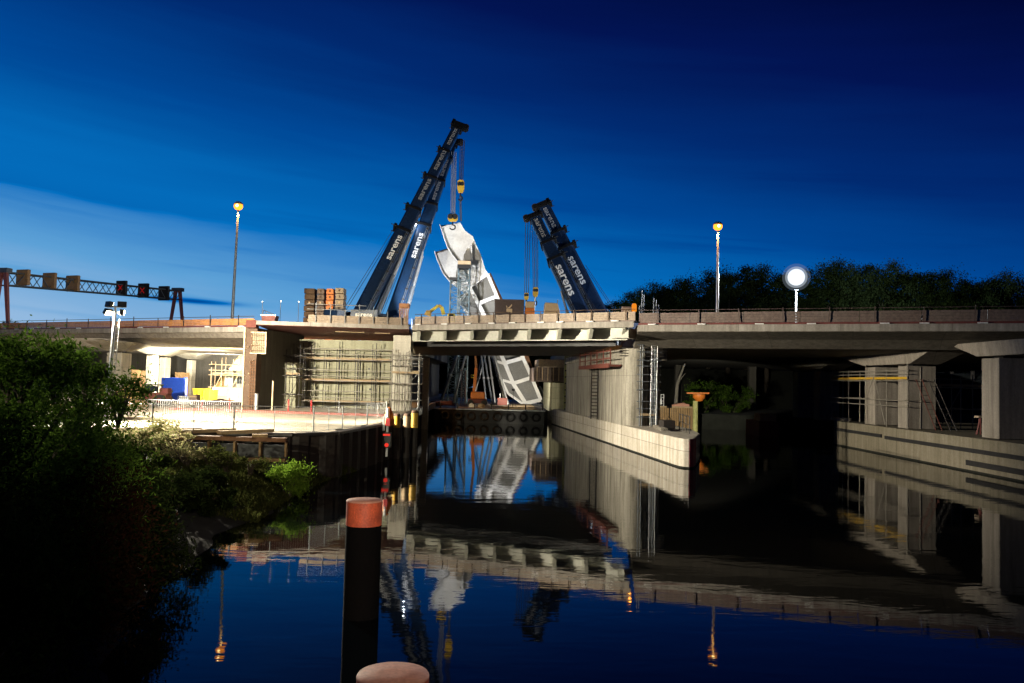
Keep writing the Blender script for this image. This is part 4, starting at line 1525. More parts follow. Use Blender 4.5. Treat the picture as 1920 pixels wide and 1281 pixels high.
MB().prism([P(*q, 0.7) for q in Lo] + [P(*q, 0.7) for q in Lc[::-1]], TH).build('side_panel', 'grey_steel_panel', ar)
m1 = MB()
for a, b in zip(Lo[:-1], Lo[1:]):
    m1.bar(P(*a, 0.2), P(*b, 0.2), 0.32, 0.7, (0, -1, 0))
m1.build('chord', 'white_steel_bright', ar)
for a, b in (((862, 566), (882, 540)), ((905, 637), (915, 612)), ((926, 676), (945, 682)), ((940, 712), (963, 719))):
    MB().bar(P(*a, 0.2), P(*b, 0.2), 0.35, 0.6, (0, -1, 0)).build('rib', 'white_steel_bright', ar)
m1 = MB()
m1.prism([P(983, 671, -0.1), P(991, 669, 1.5), P(1005, 707, 1.5), P(1012, 722, 1.5), P(1004, 727, -0.1), P(997, 706, -0.1)], V((0.02, 0.15, 0)))
m1.prism([P(914, 514, -0.1), P(920, 512, 1.5), P(940, 556, 1.5), P(966, 620, 1.5), P(991, 669, 1.5), P(983, 671, -0.1), P(932, 557, -0.1)], V((0.02, 0.15, 0)))
m1.build('side_flange', 'primer_steel', ar)
MB().prism([P(1005, 728, -0.1), P(1013, 723, 1.5), P(1027, 753, 1.5), P(1016, 757, -0.1)], V((0.02, 0.15, 0))).build('side_flange', 'grey_steel_panel', ar)
MB().box(tuple(P(1002, 760, 0.5)), (3.2, 2.2, 0.35)).build('foot_pad', 'black_steel', ar)

# support towers and raking props
ZB = 1.56
tw = thing('support_tower', 'grey lattice tower with yellow cap carrying the arch', 'lattice tower', (at(869, 600, 109).x, 109, ZB))
tx = at(870, 530, 109).x
zt = at(870, 497, 109).z
mb = MB()
lattice(mb, (tx, 109, ZB), (tx, 109, zt - 0.6), 1.5, 24, 0.075)
mb.build('lattice', 'lattice_steel', tw)
MB().box((tx, 109, zt - 0.32), (1.75, 1.7, 0.5)).build('head_beam', 'black_steel', tw)
MB().box((tx, 109, zt + 0.22), (1.7, 1.6, 0.5)).build('cap', 'cream_paint', tw, 0.03)
tx2 = at(853, 560, 111.5).x
zt2 = at(853, 526, 111.5).z
tw2 = thing('support_tower', 'shorter dark lattice tower just behind the yellow capped one', 'lattice tower', (tx2, 111.5, ZB))
mb = MB()
lattice(mb, (tx2, 111.5, ZB), (tx2, 111.5, zt2), 1.3, 21, 0.07)
mb.build('lattice', 'lattice_steel', tw2)
MB().box((tx2, 111.5, zt2 + 0.15), (1.5, 1.4, 0.4)).build('head_beam', 'black_steel', tw2)

props = [((866, 640), (826, 744), 0.22, 'crane_grey', 'thick dark raking prop on the canal side of the towers'),
         ((876, 655), (851, 705), 0.14, 'galvanised', 'short bright raking prop against the lattice tower'),
         ((915, 650), (886, 725), 0.10, 'galvanised', 'thin raking prop leaning the other way behind the orange lift'),
         ((908, 655), (881, 742), 0.10, 'crane_grey', 'grey raking prop nearest the yellow box'),
         ((901, 650), (912, 744), 0.12, 'crane_grey', 'steep dark prop just beyond the orange lift'),
         ((905, 650), (924, 744), 0.12, 'crane_grey', 'dark raking prop second beyond the orange lift'),
         ((914, 650), (929, 752), 0.13, 'galvanised', 'pale raking prop with a coupling halfway up'),
         ((915, 640), (948, 754), 0.15, 'galvanised', 'bright raking prop ahead of the white panel'),
         ((922, 650), (953, 757), 0.15, 'galvanised', 'bright raking prop touching the white panel')]
for i, (a, b, r_, mt2, lb) in enumerate(props):
    Yp = 105.5 + (i % 4) * 0.8
    bot = at(b[0], b[1], Yp)
    bot.z = ZB
    top_ = at(a[0], a[1], Yp + 2.0)
    q = thing('raking_prop', lb, 'steel prop', bot, 'raking steel props on the barge')
    MB().tube(bot + V((0, 0, 0.06)), top_, r_, n=10).build('tube', mt2, q)
    MB().box((bot.x, bot.y, ZB + 0.04), (0.7, 0.6, 0.08)).build('foot', 'dark_steel', q)
    mid = bot + (top_ - bot) * 0.45
    dd = (top_ - bot).normalized()
    MB().tube(mid - dd * 0.12, mid + dd * 0.12, r_ * 1.5, n=10).build('coupling', 'galvanised', q)

# barge
bg_ = thing('work_barge', 'long black work barge moored under the white arch', 'barge', (-2, 100, 0))
hb = [(-8.9, 91.0), (-8.2, 89.6), (3.7, 89.6), (4.1, 91), (3.6, 140), (-10.3, 140)]
MB().plan(hb, -0.6, 1.42).build('hull', 'black_steel', bg_, 0.05)
MB().plan([(q[0] * 0.99, q[1] + 0.05) for q in hb], 1.422, 1.50).build('deck', 'dark_steel', bg_)
MB().plan([(-6.0, 92.0), (3.0, 92.0), (2.6, 125), (-7, 125)], 1.502, 1.56).build('deck_planks', 'plank', bg_)
MB().bar((-8.3, 89.57, 1.46), (3.8, 89.57, 1.46), 0.12, 0.10).build('rub_rail', 'galvanised', bg_)
for k in range(7):
    x = -7.6 + k * 1.85
    MB().tube((x, 90.0, 1.5), (x, 90.0, 2.1), 0.07, n=8).build('bitt', 'dark_steel', bg_)
for k in range(8):
    m1 = MB()
    x = -7 + k * 1.4
    for j in range(14):
        th = j / 14 * 2 * math.pi
        th2 = (j + 1) / 14 * 2 * math.pi
        m1.tube((x + .4 * math.cos(th), 89.42, .75 + .4 * math.sin(th)), (x + .4 * math.cos(th2), 89.42, .75 + .4 * math.sin(th2)), 0.12, n=6)
    m1.build('tyre_fender', 'rubber', bg_)

# orange boom lift on the barge
blp = at(896, 740, 100)
bl = thing('boom_lift', 'orange boom lift on the barge among the props', 'boom lift', (blp.x, 100, ZB))
MB().box((blp.x, 100, ZB + 0.55), (2.2, 1.6, 0.5)).build('chassis', 'barrier_red', bl, 0.06)
MB().box((blp.x, 100, ZB + 1.25), (1.7, 1.3, 0.85)).build('turret', 'orange_paint', bl, 0.12)
for sx in (-0.8, 0.8):
    for sy in (-0.75, 0.75):
        MB().tube((blp.x + sx, 100 + sy - 0.12, ZB + 0.36), (blp.x + sx, 100 + sy + 0.12, ZB + 0.36), 0.36, n=14).build('wheel', 'rubber', bl)
p0, p1, p2 = V((blp.x - 0.5, 100, ZB + 1.6)), at(893, 690, 100), at(889, 671, 100)
MB().bar(p0, p1, 0.34, 0.34).build('arm', 'orange_paint', bl)
MB().bar(p1, p2 + V((0, 0, 1.8)), 0.28, 0.28).build('arm', 'primer_steel', bl)
yb = at(888, 706, 102)
yx = thing('yellow_box', 'bright yellow control box hung among the props', 'box', (yb.x, 102, yb.z - 0.2))
MB().box((yb.x, 102, yb.z), (0.75, 0.5, 0.42)).build('case', 'bright_yellow', yx, 0.04)
MB().box((yb.x, 101.74, yb.z), (0.5, 0.02, 0.2)).build('panel', 'black_steel', yx)
MB().tube((yb.x, 102, ZB), (yb.x, 102, yb.z - 0.22), 0.04, n=6).build('stand', 'dark_steel', yx)

# small things on the barge deck
for px, py, w_, h_, mt2, lb, nm, ct in ((884, 757, 0.55, 0.45, 'white_plastic', 'slumped white sack nearest the barge edge', 'sack', 'sack'),
                                       (887, 764, 0.75, 0.35, 'white_plastic', 'flat white sack lying on the barge edge', 'sack', 'sack'),
                                       (903, 756, 0.8, 0.42, 'cream_paint', 'cream sack lying behind the white ones', 'sack', 'sack')):
    q = at(px, py, 93.5)
    o = thing(nm, lb, ct, (q.x, 93.5, ZB), 'sacks on the barge deck')
    m1 = MB()
    m1.lathe((q.x, 93.5, ZB), [(w_ * 0.42, 0), (w_ * 0.55, h_ * 0.3), (w_ * 0.5, h_ * 0.7), (w_ * 0.2, h_), (w_ * 0.12, h_ * 1.15)], 10)
    m1.build('bag', mt2, o)
    MB().lathe((q.x, 93.5, ZB + h_ * 1.02), [(w_ * 0.17, 0), (w_ * 0.17, 0.05)], 8).build('tie', 'dark_steel', o)
pk = thing('plank_stack', 'low stack of pale timber planks along the barge edge', 'planks', at(975, 764, 93))
for k in range(5):
    MB().box((at(972, 764, 93).x + rnd.uniform(-0.2, 0.2), 92.6 + 0.35 * (k % 3), ZB + 0.04 + 0.09 * (k // 3)), (3.6, 0.3, 0.08), rnd.uniform(-0.04, 0.04)).build('plank', 'plank', pk)
hs = thing('hose_coil', 'reddish coil of hose dumped at the barge end near the steel pile', 'hose', at(835, 755, 94))
m1 = MB()
cpos = at(838, 757, 94)
for j in range(40):
    th, th2 = j * 0.5, (j + 1) * 0.5
    r_, r2_ = 0.9 - j * 0.008, 0.9 - (j + 1) * 0.008
    m1.tube((cpos.x + r_ * math.cos(th), 94 + r_ * math.sin(th), ZB + 0.12 + j * 0.012), (cpos.x + r2_ * math.cos(th2), 94 + r2_ * math.sin(th2), ZB + 0.12 + (j + 1) * 0.012), 0.07, n=6)
m1.build('hose', 'red_plank', hs)
MB().box((cpos.x - 1.4, 94.5, ZB + 0.3), (1.6, 0.8, 0.5), 0.2).build('crate', 'red_plank', hs)
pl = thing('site_pump', 'dark site pump with a white cover near the barge end', 'pump', at(945, 740, 103))
q = at(942, 746, 103)
MB().box((q.x, 103, ZB + 0.5), (1.2, 0.9, 0.9)).build('engine', 'red_plank', pl, 0.05)
MB().tube((q.x - 0.3, 103, ZB + 0.95), (q.x - 0.3, 103, ZB + 1.5), 0.07, n=8).build('exhaust', 'galvanised', pl)
MB().box((q.x, 103, ZB + 0.02), (1.5, 1.1, 0.04)).build('skid', 'dark_steel', pl)
# workers' lattice boom lying upright: white lattice seen beside the boom lift
wlp = at(869, 725, 101)
wz = thing('lattice_post', 'small white zigzag lattice post beside the boom lift', 'lattice post', (wlp.x, 101, ZB))
mb = MB()
lattice(mb, (wlp.x, 101, ZB), (wlp.x, 101, at(869, 694, 101).z), 0.5, 6, 0.05)
mb.build('lattice', 'white_steel_bright', wz)

# far abutment of the wooded side
fa_ = thing('far_abutment', 'beige far abutment with a ribbed girder end beyond the canal pier', 'abutment', (5, 98, 0))
MB().plan([(at(1010, 680, 98).x, 98), (9.0, 97), (9.0, 101), (at(1003, 680, 104).x, 104)], 6.0, 7.28).build('bearing_shelf', 'barrier_beige', fa_)
q0, q1 = at(1002, 702, 97.5), at(1058, 702, 96)
MB().plan([(q0.x, 97.5), (q1.x, 96), (9.5, 97), (9.5, 106), (q0.x - 0.3, 110)], at(1020, 716, 97).z, at(1020, 689, 97).z).build('girder', 'barrier_brown', fa_)
for k in range(12):
    p = q0 + (q1 - q0) * (k / 11)
    MB().box((p.x, p.y - 0.18 - 0.0, 5.55), (0.07, 0.25, 1.55)).build('stiffener_fin', 'cream_paint' if k % 2 else 'barrier_brown', fa_)
MB().plan([(4.9, 99), (9.5, 98), (9.5, 112), (4.4, 112)], -0.5, 4.55).build('wall', 'wall_concrete', fa_)
gp = thing('gauge_post', 'yellowish weathered gauge post standing at the far end of the plinth', 'post', (at(1060, 790, 90.5).x, 90.5, 0))
g0 = at(1060, 800, 90.5)
MB().box((g0.x, 90.5, 3.4), (0.5, 0.4, 8.2)).build('shaft', 'algae_paint', gp, 0.04)
for k in range(9):
    MB().box((g0.x - 0.02, 90.28, 1.0 + k * 0.7), (0.34, 0.02, 0.16)).build('mark', 'letter_dark', gp)

# ================================================================== GANTRY with lane signals
gl, gr = at(6, 524, 80), at(333, 556, 106)
ga = thing('sign_gantry', 'steel lattice gantry spanning the motorway on reddish legs', 'gantry', (gl.x, 80, 8.4))
gdir = (V((gr.x, gr.y, 0)) - V((gl.x, gl.y, 0))).normalized()
gn = V((gdir.y, -gdir.x, 0))
zl, zr = (at(20, 511, 80).z, at(20, 535, 80).z), (at(333, 546, 106).z, at(333, 562, 106).z)
ztop_, zbot_ = (zl[0] + zr[0]) / 2, (zl[1] + zr[1]) / 2
L = (V((gr.x, gr.y, 0)) - V((gl.x, gl.y, 0))).length


def gpt(s_, top, off):
    f = s_ / L
    z = (zl[0] + (zr[0] - zl[0]) * f) if top else (zl[1] + (zr[1] - zl[1]) * f)
    return V((gl.x, gl.y, 0)) + gdir * s_ + gn * off + V((0, 0, z))


mb = MB()
nb = 26
for off in (-0.5, 0.5):
    mb.tube(gpt(0, True, off), gpt(L, True, off), 0.075, n=8)
    mb.tube(gpt(0, False, off), gpt(L, False, off), 0.075, n=8)
    for k in range(nb):
        s0, s1 = L * k / nb, L * (k + 1) / nb
        mb.tube(gpt(s0, k % 2 == 0, off), gpt(s1, k % 2 == 1, off), 0.045, n=5)
        mb.tube(gpt(s0, True, -0.5), gpt(s0, True, 0.5), 0.04, n=5)
mb.build('truss', 'gantry_grey', ga)
for s_, spread in ((0.0, 0.9), (L, 1.25)):
    t0 = gpt(s_, True, 0) + V((0, 0, 0.3))
    for q in (-1, 1):
        f_ = gpt(s_, False, 0) + gn * (q * spread)
        f_.z = 8.45
        MB().bar(t0 + gn * (0.25 * q), f_, 0.40, 0.30, gdir, 0.26, 0.22).build('leg', 'gantry_red', ga)
    MB().frame(t0, gdir, gn, V((0, 0, 1)), (-0.35, -0.7, -0.35), (0.35, 0.7, 0.1)).build('cap', 'gantry_grey', ga)
sig = [(50, 522, 82.8, 0, 'brown back of the lane signal nearest the gantry leg'), (99, 528, 86, 0, 'brown back of the middle lane signal'), (142, 533, 89.5, 0, 'brown back of the third lane signal'),
       (232.5, 541, 97, 1, 'dark lane signal with a glowing red cross beside the wide gap'), (273, 546, 100.5, 1, 'dark lane signal with a glowing red cross in the middle of its three'), (311, 551, 104, 2, 'dark unlit lane signal next to the far gantry legs')]
sg_n = V((-0.35, -1, 0)).normalized()
sx_ = V((sg_n.y * -1, sg_n.x, 0)).normalized()
for px, py, Ys, kind_, lb in sig:
    # stand in the plane of the truss
    d = ray(px, py)
    A_ = V((gl.x, gl.y, 0))
    nn = gn
    tt = nn.dot(A_ - V((CAM.x, CAM.y, 0))) / (nn.x * d.x + nn.y * d.y)
    c = CAM + d * tt + V((0, -0.62, 0))
    sc = c.y / F_PX
    wd, hg = (30 if kind_ == 0 else 23) * sc, (30 if kind_ == 0 else 27) * sc
    s_ = thing('lane_signal', lb, 'lane signal', (c.x, c.y, c.z - hg / 2), 'lane signals on the gantry')
    up = V((0, 0, 1))
    m1 = MB()
    m1.frame(c, sx_, sg_n, up, (-wd / 2, -0.2, -hg / 2), (wd / 2, 0.15, hg / 2))
    m1.build('housing', 'sign_brown' if kind_ == 0 else 'black_steel', s_, 0.06)
    if kind_ == 0:
        for k in range(4):
            z = -hg / 2 + hg * (k + 0.5) / 4
            MB().frame(c, sx_, sg_n, up, (-wd * 0.42, 0.152, z - 0.05), (wd * 0.42, 0.19, z + 0.05)).build('slat', 'timber_fence', s_)
    else:
        MB().frame(c, sx_, sg_n, up, (-wd * 0.44, 0.152, -hg * 0.44), (wd * 0.44, 0.165, hg * 0.44)).build('screen', 'rubber', s_)
        if kind_ == 1:
            m1 = MB()
            k = wd * 0.22
            m1.bar(c + sg_n * 0.18 - sx_ * k - up * k, c + sg_n * 0.18 + sx_ * k + up * k, 0.10, 0.02, sg_n)
            m1.bar(c + sg_n * 0.20 + sx_ * k - up * k, c + sg_n * 0.20 - sx_ * k + up * k, 0.10, 0.02, sg_n)
            m1.build('red_cross', 'red_cross', s_)

# ================================================================== THINGS ON THE DECK
# counterweight stacks
cwx = [(572, 594, 'rust', 'rust brown stack of crane counterweights at the outer end'), (596, 612, 'barrier_brown', 'dull brown counterweight stack in the middle'), (613, 629, 'orange_paint', 'orange edged counterweight stack'), (630, 648, 'barrier_beige', 'grey beige counterweight stack closest to the cranes')]
for x0, x1, mt2, lb in cwx:
    p0, p1 = at(x0, 592, 90), at(x1, 540, 90)
    s_ = thing('counterweight_stack', lb, 'counterweights', ((p0.x + p1.x) / 2, 90, 8.5), 'counterweight stacks on the deck')
    n_ = 9
    zt_ = at(x0, 541 + rnd.uniform(-1, 2), 90).z
    for k in range(n_):
        z0, z1 = 8.5 + (zt_ - 8.5) * k / n_, 8.5 + (zt_ - 8.5) * (k + 1) / n_ - 0.07
        sl_ = MB()
        j = rnd.uniform(-0.03, 0.03)
        sl_.box(((p0.x + p1.x) / 2 + j, 90, (z0 + z1) / 2), (p1.x - p0.x - 0.06, 1.6, z1 - z0))
        o = sl_.build('slab', mt2, s_, 0.03)
        MB().box(((p0.x + p1.x) / 2 + j, 89.17, (z0 + z1) / 2), (0.16, 0.06, (z1 - z0) * 0.4)).build('lug', 'cream_paint' if k % 3 == 0 else 'rust', o)

# site container with a logo plate
c0, c1 = at(927, 590, 74), at(983, 562, 74)
sc_ = thing('site_container', 'brown site container with a pale logo plate on the deck', 'container', ((c0.x + c1.x) / 2, 75, 8.8))
zc0, zc1 = 8.8, c1.z
MB().box(((c0.x + c1.x) / 2, 75.2, (zc0 + zc1) / 2), (c1.x - c0.x, 2.4, zc1 - zc0)).build('body', 'cabin_brown', sc_, 0.03)
for k in range(18):
    x = c0.x + 0.1 + (c1.x - c0.x - 0.2) * k / 17
    MB().box((x, 73.985, (zc0 + zc1) / 2), (0.05, 0.03, zc1 - zc0 - 0.2)).build('rib', 'cabin_brown', sc_)
l0, l1 = at(949, 587, 73.9), at(961, 570, 73.9)
lp = MB().box(((l0.x + l1.x) / 2, 73.94, (l0.z + l1.z) / 2), (l1.x - l0.x, 0.04, l1.z - l0.z)).build('logo_plate', 'cabin_brown', sc_)
w_ = l1.x - l0.x
cx_, cz_ = (l0.x + l1.x) / 2, (l0.z + l1.z) / 2
h_ = l1.z - l0.z
m1 = MB()
m1.box((cx_, 73.91, cz_ - h_ * 0.24), (w_ * 0.92, 0.03, h_ * 0.42))
m1.prism([(cx_ - w_ * 0.48, 73.925, cz_ + h_ * 0.02), (cx_ - w_ * 0.1, 73.925, cz_ + h_ * 0.12), (cx_ + w_ * 0.42, 73.925, cz_ + h_ * 0.5), (cx_ + w_ * 0.42, 73.925, cz_ + h_ * 0.30), (cx_ + w_ * 0.05, 73.925, cz_ + h_ * 0.02)], (0, -0.03, 0))
m1.prism([(cx_ - w_ * 0.5, 73.925, cz_ + h_ * 0.10), (cx_ - w_ * 0.5, 73.925, cz_ + h_ * 0.34), (cx_ - w_ * 0.34, 73.925, cz_ + h_ * 0.22), (cx_ - w_ * 0.36, 73.925, cz_ + h_ * 0.06)], (0, -0.03, 0))
m1.build('logo', 'cream_paint', lp)

t0, t1 = at(984, 590, 74), at(1003, 565, 74)
tb = thing('orange_skip', 'orange site box with a cream upper half next to the brown container', 'box', ((t0.x + t1.x) / 2, 75, 8.8))
zt_ = t1.z
MB().box(((t0.x + t1.x) / 2, 75, (8.8 + zt_) / 2 - 0.3), (t1.x - t0.x, 1.8, zt_ - 8.8 - 0.6)).build('tank', 'orange_paint', tb, 0.05)
MB().box(((t0.x + t1.x) / 2, 75, zt_ - 0.29), (t1.x - t0.x - 0.1, 1.7, 0.58)).build('cover', 'cream_paint', tb, 0.05)
MB().tube((t1.x - 0.02, 74.2, 8.8), (t1.x - 0.02, 74.2, zt_ + 0.35), 0.04, n=6).build('corner_post', 'galvanised', tb)

v0, v1 = at(1019, 592, 72), at(1062, 568, 72)
vn = thing('work_van', 'cream topped site vehicle parked behind the plank parapet', 'vehicle', ((v0.x + v1.x) / 2, 73, 8.8))
ztv = v1.z
MB().prism([(v0.x, 72, 9.72), (v1.x - 0.5, 72, 9.72), (v1.x - 0.35, 72, 9.9), (v1.x - 0.75, 72, ztv - 0.05), (v0.x + 0.1, 72, ztv)], (0, 1.8, 0)).build('body', 'cream_paint', vn, 0.06)
MB().box(((v0.x + v1.x) / 2 - 0.1, 72.9, 9.42), (v1.x - v0.x - 0.3, 1.7, 0.58)).build('chassis', 'red_plank', vn)
MB().prism([(v1.x - 0.38, 72.1, 9.3), (v1.x + 0.1, 72.1, 9.3), (v1.x + 0.05, 72.1, 10.0), (v1.x - 0.3, 72.1, 10.35)], (0, 1.6, 0)).build('bonnet', 'cream_paint', vn, 0.05)
for sx in (v0.x + 0.5, v1.x - 0.4):
    for sy in (72.1, 73.6):
        w2 = MB().tube((sx, sy - 0.12, 9.15), (sx, sy + 0.12, 9.15), 0.36, n=14).build('wheel', 'rubber', vn)
        MB().tube((sx, sy - 0.13, 9.15), (sx, sy + 0.13, 9.15), 0.18, n=10).build('rim', 'galvanised', w2)
MB().tube((v1.x - 0.75, 72.4, ztv), (v1.x - 0.75, 72.4, ztv + 0.3), 0.03, n=6).build('beacon_stem', 'dark_steel', vn)

o0, o1 = at(749, 589, 86), at(768, 565, 86)
ob_ = thing('rebar_crate', 'rust orange open crate of steel behind the parapet by the long booms', 'crate', ((o0.x + o1.x) / 2, 86, 8.5))
MB().box(((o0.x + o1.x) / 2, 86, o1.z - 0.5), (o1.x - o0.x, 1.0, 0.45)).build('top_band', 'primer_steel', ob_)
for k in range(6):
    x = o0.x + 0.08 + (o1.x - o0.x - 0.16) * k / 5
    MB().box((x, 85.6, (8.5 + o1.z) / 2 - 0.35), (0.1, 0.1, o1.z - 8.5 - 0.75)).build('upright', 'primer_steel', ob_)
MB().box(((o0.x + o1.x) / 2, 86.2, 8.5 + 0.6), (o1.x - o0.x - 0.1, 0.8, 1.2)).build('body', 'rust', ob_)

# small yellow excavator whose arm shows above the parapet
ex = thing('excavator', 'pale yellow excavator with its arm bent above the parapet', 'excavator', (at(833, 590, 82).x, 82, 8.7))
pp = [at(806, 585, 82), at(822, 573, 82), at(828, 576, 82), at(832, 590, 82)]
MB().bar(pp[0], pp[1], 0.22, 0.28).build('stick', 'bright_yellow', ex)
MB().bar(pp[1], pp[2], 0.3, 0.3).build('elbow', 'yellow_paint', ex)
MB().bar(pp[2], pp[3], 0.30, 0.36).build('arm', 'bright_yellow', ex)
MB().prism([pp[0] + V((-0.55, -0.3, -0.3)), pp[0] + V((0.1, -0.3, -0.45)), pp[0] + V((0.15, -0.3, 0.1)), pp[0] + V((-0.3, -0.3, 0.15))], V((0, 0.6, 0))).build('bucket', 'yellow_paint', ex)
xb = at(842, 590, 82)
MB().box((xb.x + 0.3, 82, 9.9), (1.5, 1.5, 0.7)).build('body', 'yellow_paint', ex, 0.08)
cbx = MB().box((xb.x + 0.25, 81.7, 10.7), (0.7, 0.9, 0.9)).build('cab', 'bright_yellow', ex, 0.06)
MB().box((xb.x + 0.25, 81.24, 10.8), (0.5, 0.02, 0.5)).build('window', 'glass_dark', cbx)
for sy in (-0.7, 0.7):
    MB().box((xb.x + 0.3, 82 + sy, 9.2), (2.2, 0.35, 0.6)).build('track', 'rubber', ex, 0.15)

# warning lamp and box at the right end of the span
wlp = at(1189, 577, 56.5)
wa = thing('warning_lamp', 'glowing orange warning lamp on the parapet by the scaffold tower', 'warning lamp', (wlp.x, 56.5, 8.8))
MB().lathe((wlp.x, 56.5, wlp.z - 0.28), [(0.14, 0), (0.17, 0.06), (0.17, 0.46), (0.11, 0.56)], 14).build('lens', 'orange_light', wa)
MB().tube((wlp.x, 56.5, 8.8), (wlp.x, 56.5, wlp.z - 0.29), 0.04, n=6).build('stand', 'dark_steel', wa)
lamp_light('POINT', 'warning_glow', (wlp.x, 56.1, wlp.z), 14, (1, 0.35, 0.05), wa, radius=0.1)
bx0 = at(1175, 583, 57.5)
bxx = thing('distribution_box', 'brown power box beside the orange warning lamp', 'box', (bx0.x, 57.5, 8.8))
MB().box((bx0.x, 57.5, 9.4), (0.7, 0.5, 1.15)).build('case', 'barrier_brown', bxx, 0.03)
MB().box((bx0.x, 57.24, 9.45), (0.5, 0.02, 0.8)).build('lid', 'barrier_beige', bxx)

# tilted skip on the abutment slab
k0, k1 = at(493, 600, 61.5), at(521, 588, 61.5)
sk = thing('small_skip', 'small maroon skip with a folded frame at the slab end', 'skip', ((k0.x + k1.x) / 2, 61.5, 8.6))
MB().prism([(k0.x + 0.1, 61, 8.61), (k1.x - 0.1, 61, 8.61), (k1.x, 61, 9.02), (k0.x, 61, 9.02)], (0, 0.9, 0)).build('tub', 'red_plank', sk)
MB().bar((k0.x - 0.02, 60.98, 9.04), (k1.x + 0.02, 60.98, 9.04), 0.05, 0.05).build('rim', 'galvanised', sk)
m1 = MB()
m1.tube((k0.x + 0.05, 61.2, 9.05), (k0.x + 0.1, 61.2, 9.42), 0.025, n=5)
m1.tube((k0.x + 0.1, 61.2, 9.42), (k1.x - 0.2, 61.2, 9.12), 0.025, n=5)
m1.tube((k0.x + 0.3, 61.2, 9.05), (k0.x + 0.3, 61.2, 9.33), 0.02, n=5)
m1.build('folded_frame', 'dark_steel', sk)
# thin survey poles on the deck
for px, tp in ((491, 566), (525, 565), (559, 566)):
    q = at(px, 600, 62.5)
    s_ = thing('survey_pole', 'thin survey pole with a small head standing on the abutment slab', 'pole', (q.x, 62.5, 8.6), 'thin poles on the slab')
    MB().tube((q.x, 62.5, 8.6), (q.x, 62.5, at(px, tp, 62.5).z), 0.02, n=5).build('rod', 'dark_steel', s_)
    MB().box((q.x, 62.5, at(px, tp, 62.5).z), (0.12, 0.05, 0.12)).build('target', 'crane_grey', s_)


# ================================================================== SCAFFOLDS
def scaffold(label, o, u, v, xs_, ys_, lifts, z0, ztop, planks=(), rails=(), braces=(), r=0.028, mat='tube_steel', jitter=0.3, pm='plank', smat=None):
    """tube scaffold: standards at the grid of xs_ by ys_, ledgers at each lift, boards, guard rails, braces"""
    u, v = V(u).normalized(), V(v).normalized()
    o = V(o)
    s_ = thing('scaffold', label, 'scaffold', (o.x, o.y, z0), 'tube scaffolds')
    up = V((0, 0, 1))
    for x in xs_:
        for y in ys_:
            b = o + u * x + v * y
            MB().tube((b.x, b.y, z0), (b.x, b.y, ztop + rnd.uniform(-jitter, jitter)), r, n=6).build('standard', smat or mat, s_)
    for z in list(lifts) + list(rails):
        for y in (ys_ if z in lifts else ys_[:1]):
            a, b = o + u * (xs_[0] - 0.25) + v * (y - 0.05), o + u * (xs_[-1] + 0.25) + v * (y - 0.05)
            MB().tube((a.x, a.y, z), (b.x, b.y, z), r, n=6).build('ledger', mat, s_)
    for z in lifts:
        for x in xs_:
            if len(ys_) > 1:
                a, b = o + u * (x + 0.05) + v * (ys_[0] - 0.2), o + u * (x + 0.05) + v * (ys_[-1] + 0.1)
                MB().tube((a.x, a.y, z + 0.06), (b.x, b.y, z + 0.06), r, n=6).build('transom', mat, s_)
    for z in planks:
        y0, y1 = (ys_[0], ys_[-1]) if len(ys_) > 1 else (0, 0.7)
        for (xa, xb) in zip(xs_[:-1], xs_[1:]):
            MB().frame(o, u, v, up, (xa + 0.02, y0 + 0.06, z + 0.10 - o.z), (xb - 0.02, y1 - 0.06, z + 0.15 - o.z)).build('board', pm, s_)
        MB().frame(o, u, v, up, (xs_[0], y0 - 0.02, z + 0.10 - o.z), (xs_[-1], y0 + 0.015, z + 0.26 - o.z)).build('toe_board', pm, s_)
    for (xa, za, xb, zb) in braces:
        a, b = o + u * xa + v * (ys_[0] - 0.08), o + u * xb + v * (ys_[0] - 0.08)
        MB().tube((a.x, a.y, za), (b.x, b.y, zb), r * 0.9, n=6).build('brace', mat, s_)
    return s_


# on the abutment wall: lifts read off the photo
so = V((at(562, 700, 68.4).x, 68.4, 0))
wspan = at(733, 700, 68.2).x - so.x


def wz_(py):
    return at(650, py, 68.4).z


scaffold('wide tube scaffold with boards across the olive abutment wall', so, (1, -0.02, 0), (0, 1, 0),
         [0.0, 0.45, 0.95, 2.0, 3.05, 3.3, 4.6, 4.85, 6.0, 6.3, wspan - 0.05], [0.0, 0.95],
         [wz_(675), wz_(715), wz_(754)], ZG, wz_(653), (wz_(677), wz_(717), wz_(757)), (wz_(655), wz_(665), wz_(695), wz_(706), wz_(734), wz_(746)),
         r=0.036, jitter=0.55, smat='dark_steel')
so2 = V((at(536, 700, 66.2).x, 66.2, 0))
scaffold('narrow corner scaffold tower beside the low olive wall', so2, (1, 0.05, 0), (0, 1, 0), [0, 0.55, 1.1], [0, 1.1],
         [3.1, 4.6, 6.2], ZG, 6.9, (4.6,), (5.2,), [(0, 2.2, 1.1, 4.5), (1.1, 4.6, 0, 6.2)], r=0.035, mat='dark_steel')
so3 = V((at(737, 700, 65.3).x - 0.1, 65.3, 0))
scaffold('tall scaffold wrapped round the pale concrete column', so3, (1, 0, 0), (0, 1, 0), [0, 0.6, 1.05, 1.5, 2.15], [0.0, 0.35],
         [2.9, 4.2, 5.6], ZG, 6.5, (4.9,), (6.1, 6.45, 3.5), [(0.6, 2.2, 1.3, 5.5), (1.5, 5.0, 1.0, 2.3), (0.2, 5.7, 1.4, 6.8)], r=0.03, jitter=0.5)
so4 = V((at(771, 700, 66).x, 65.8, 0))
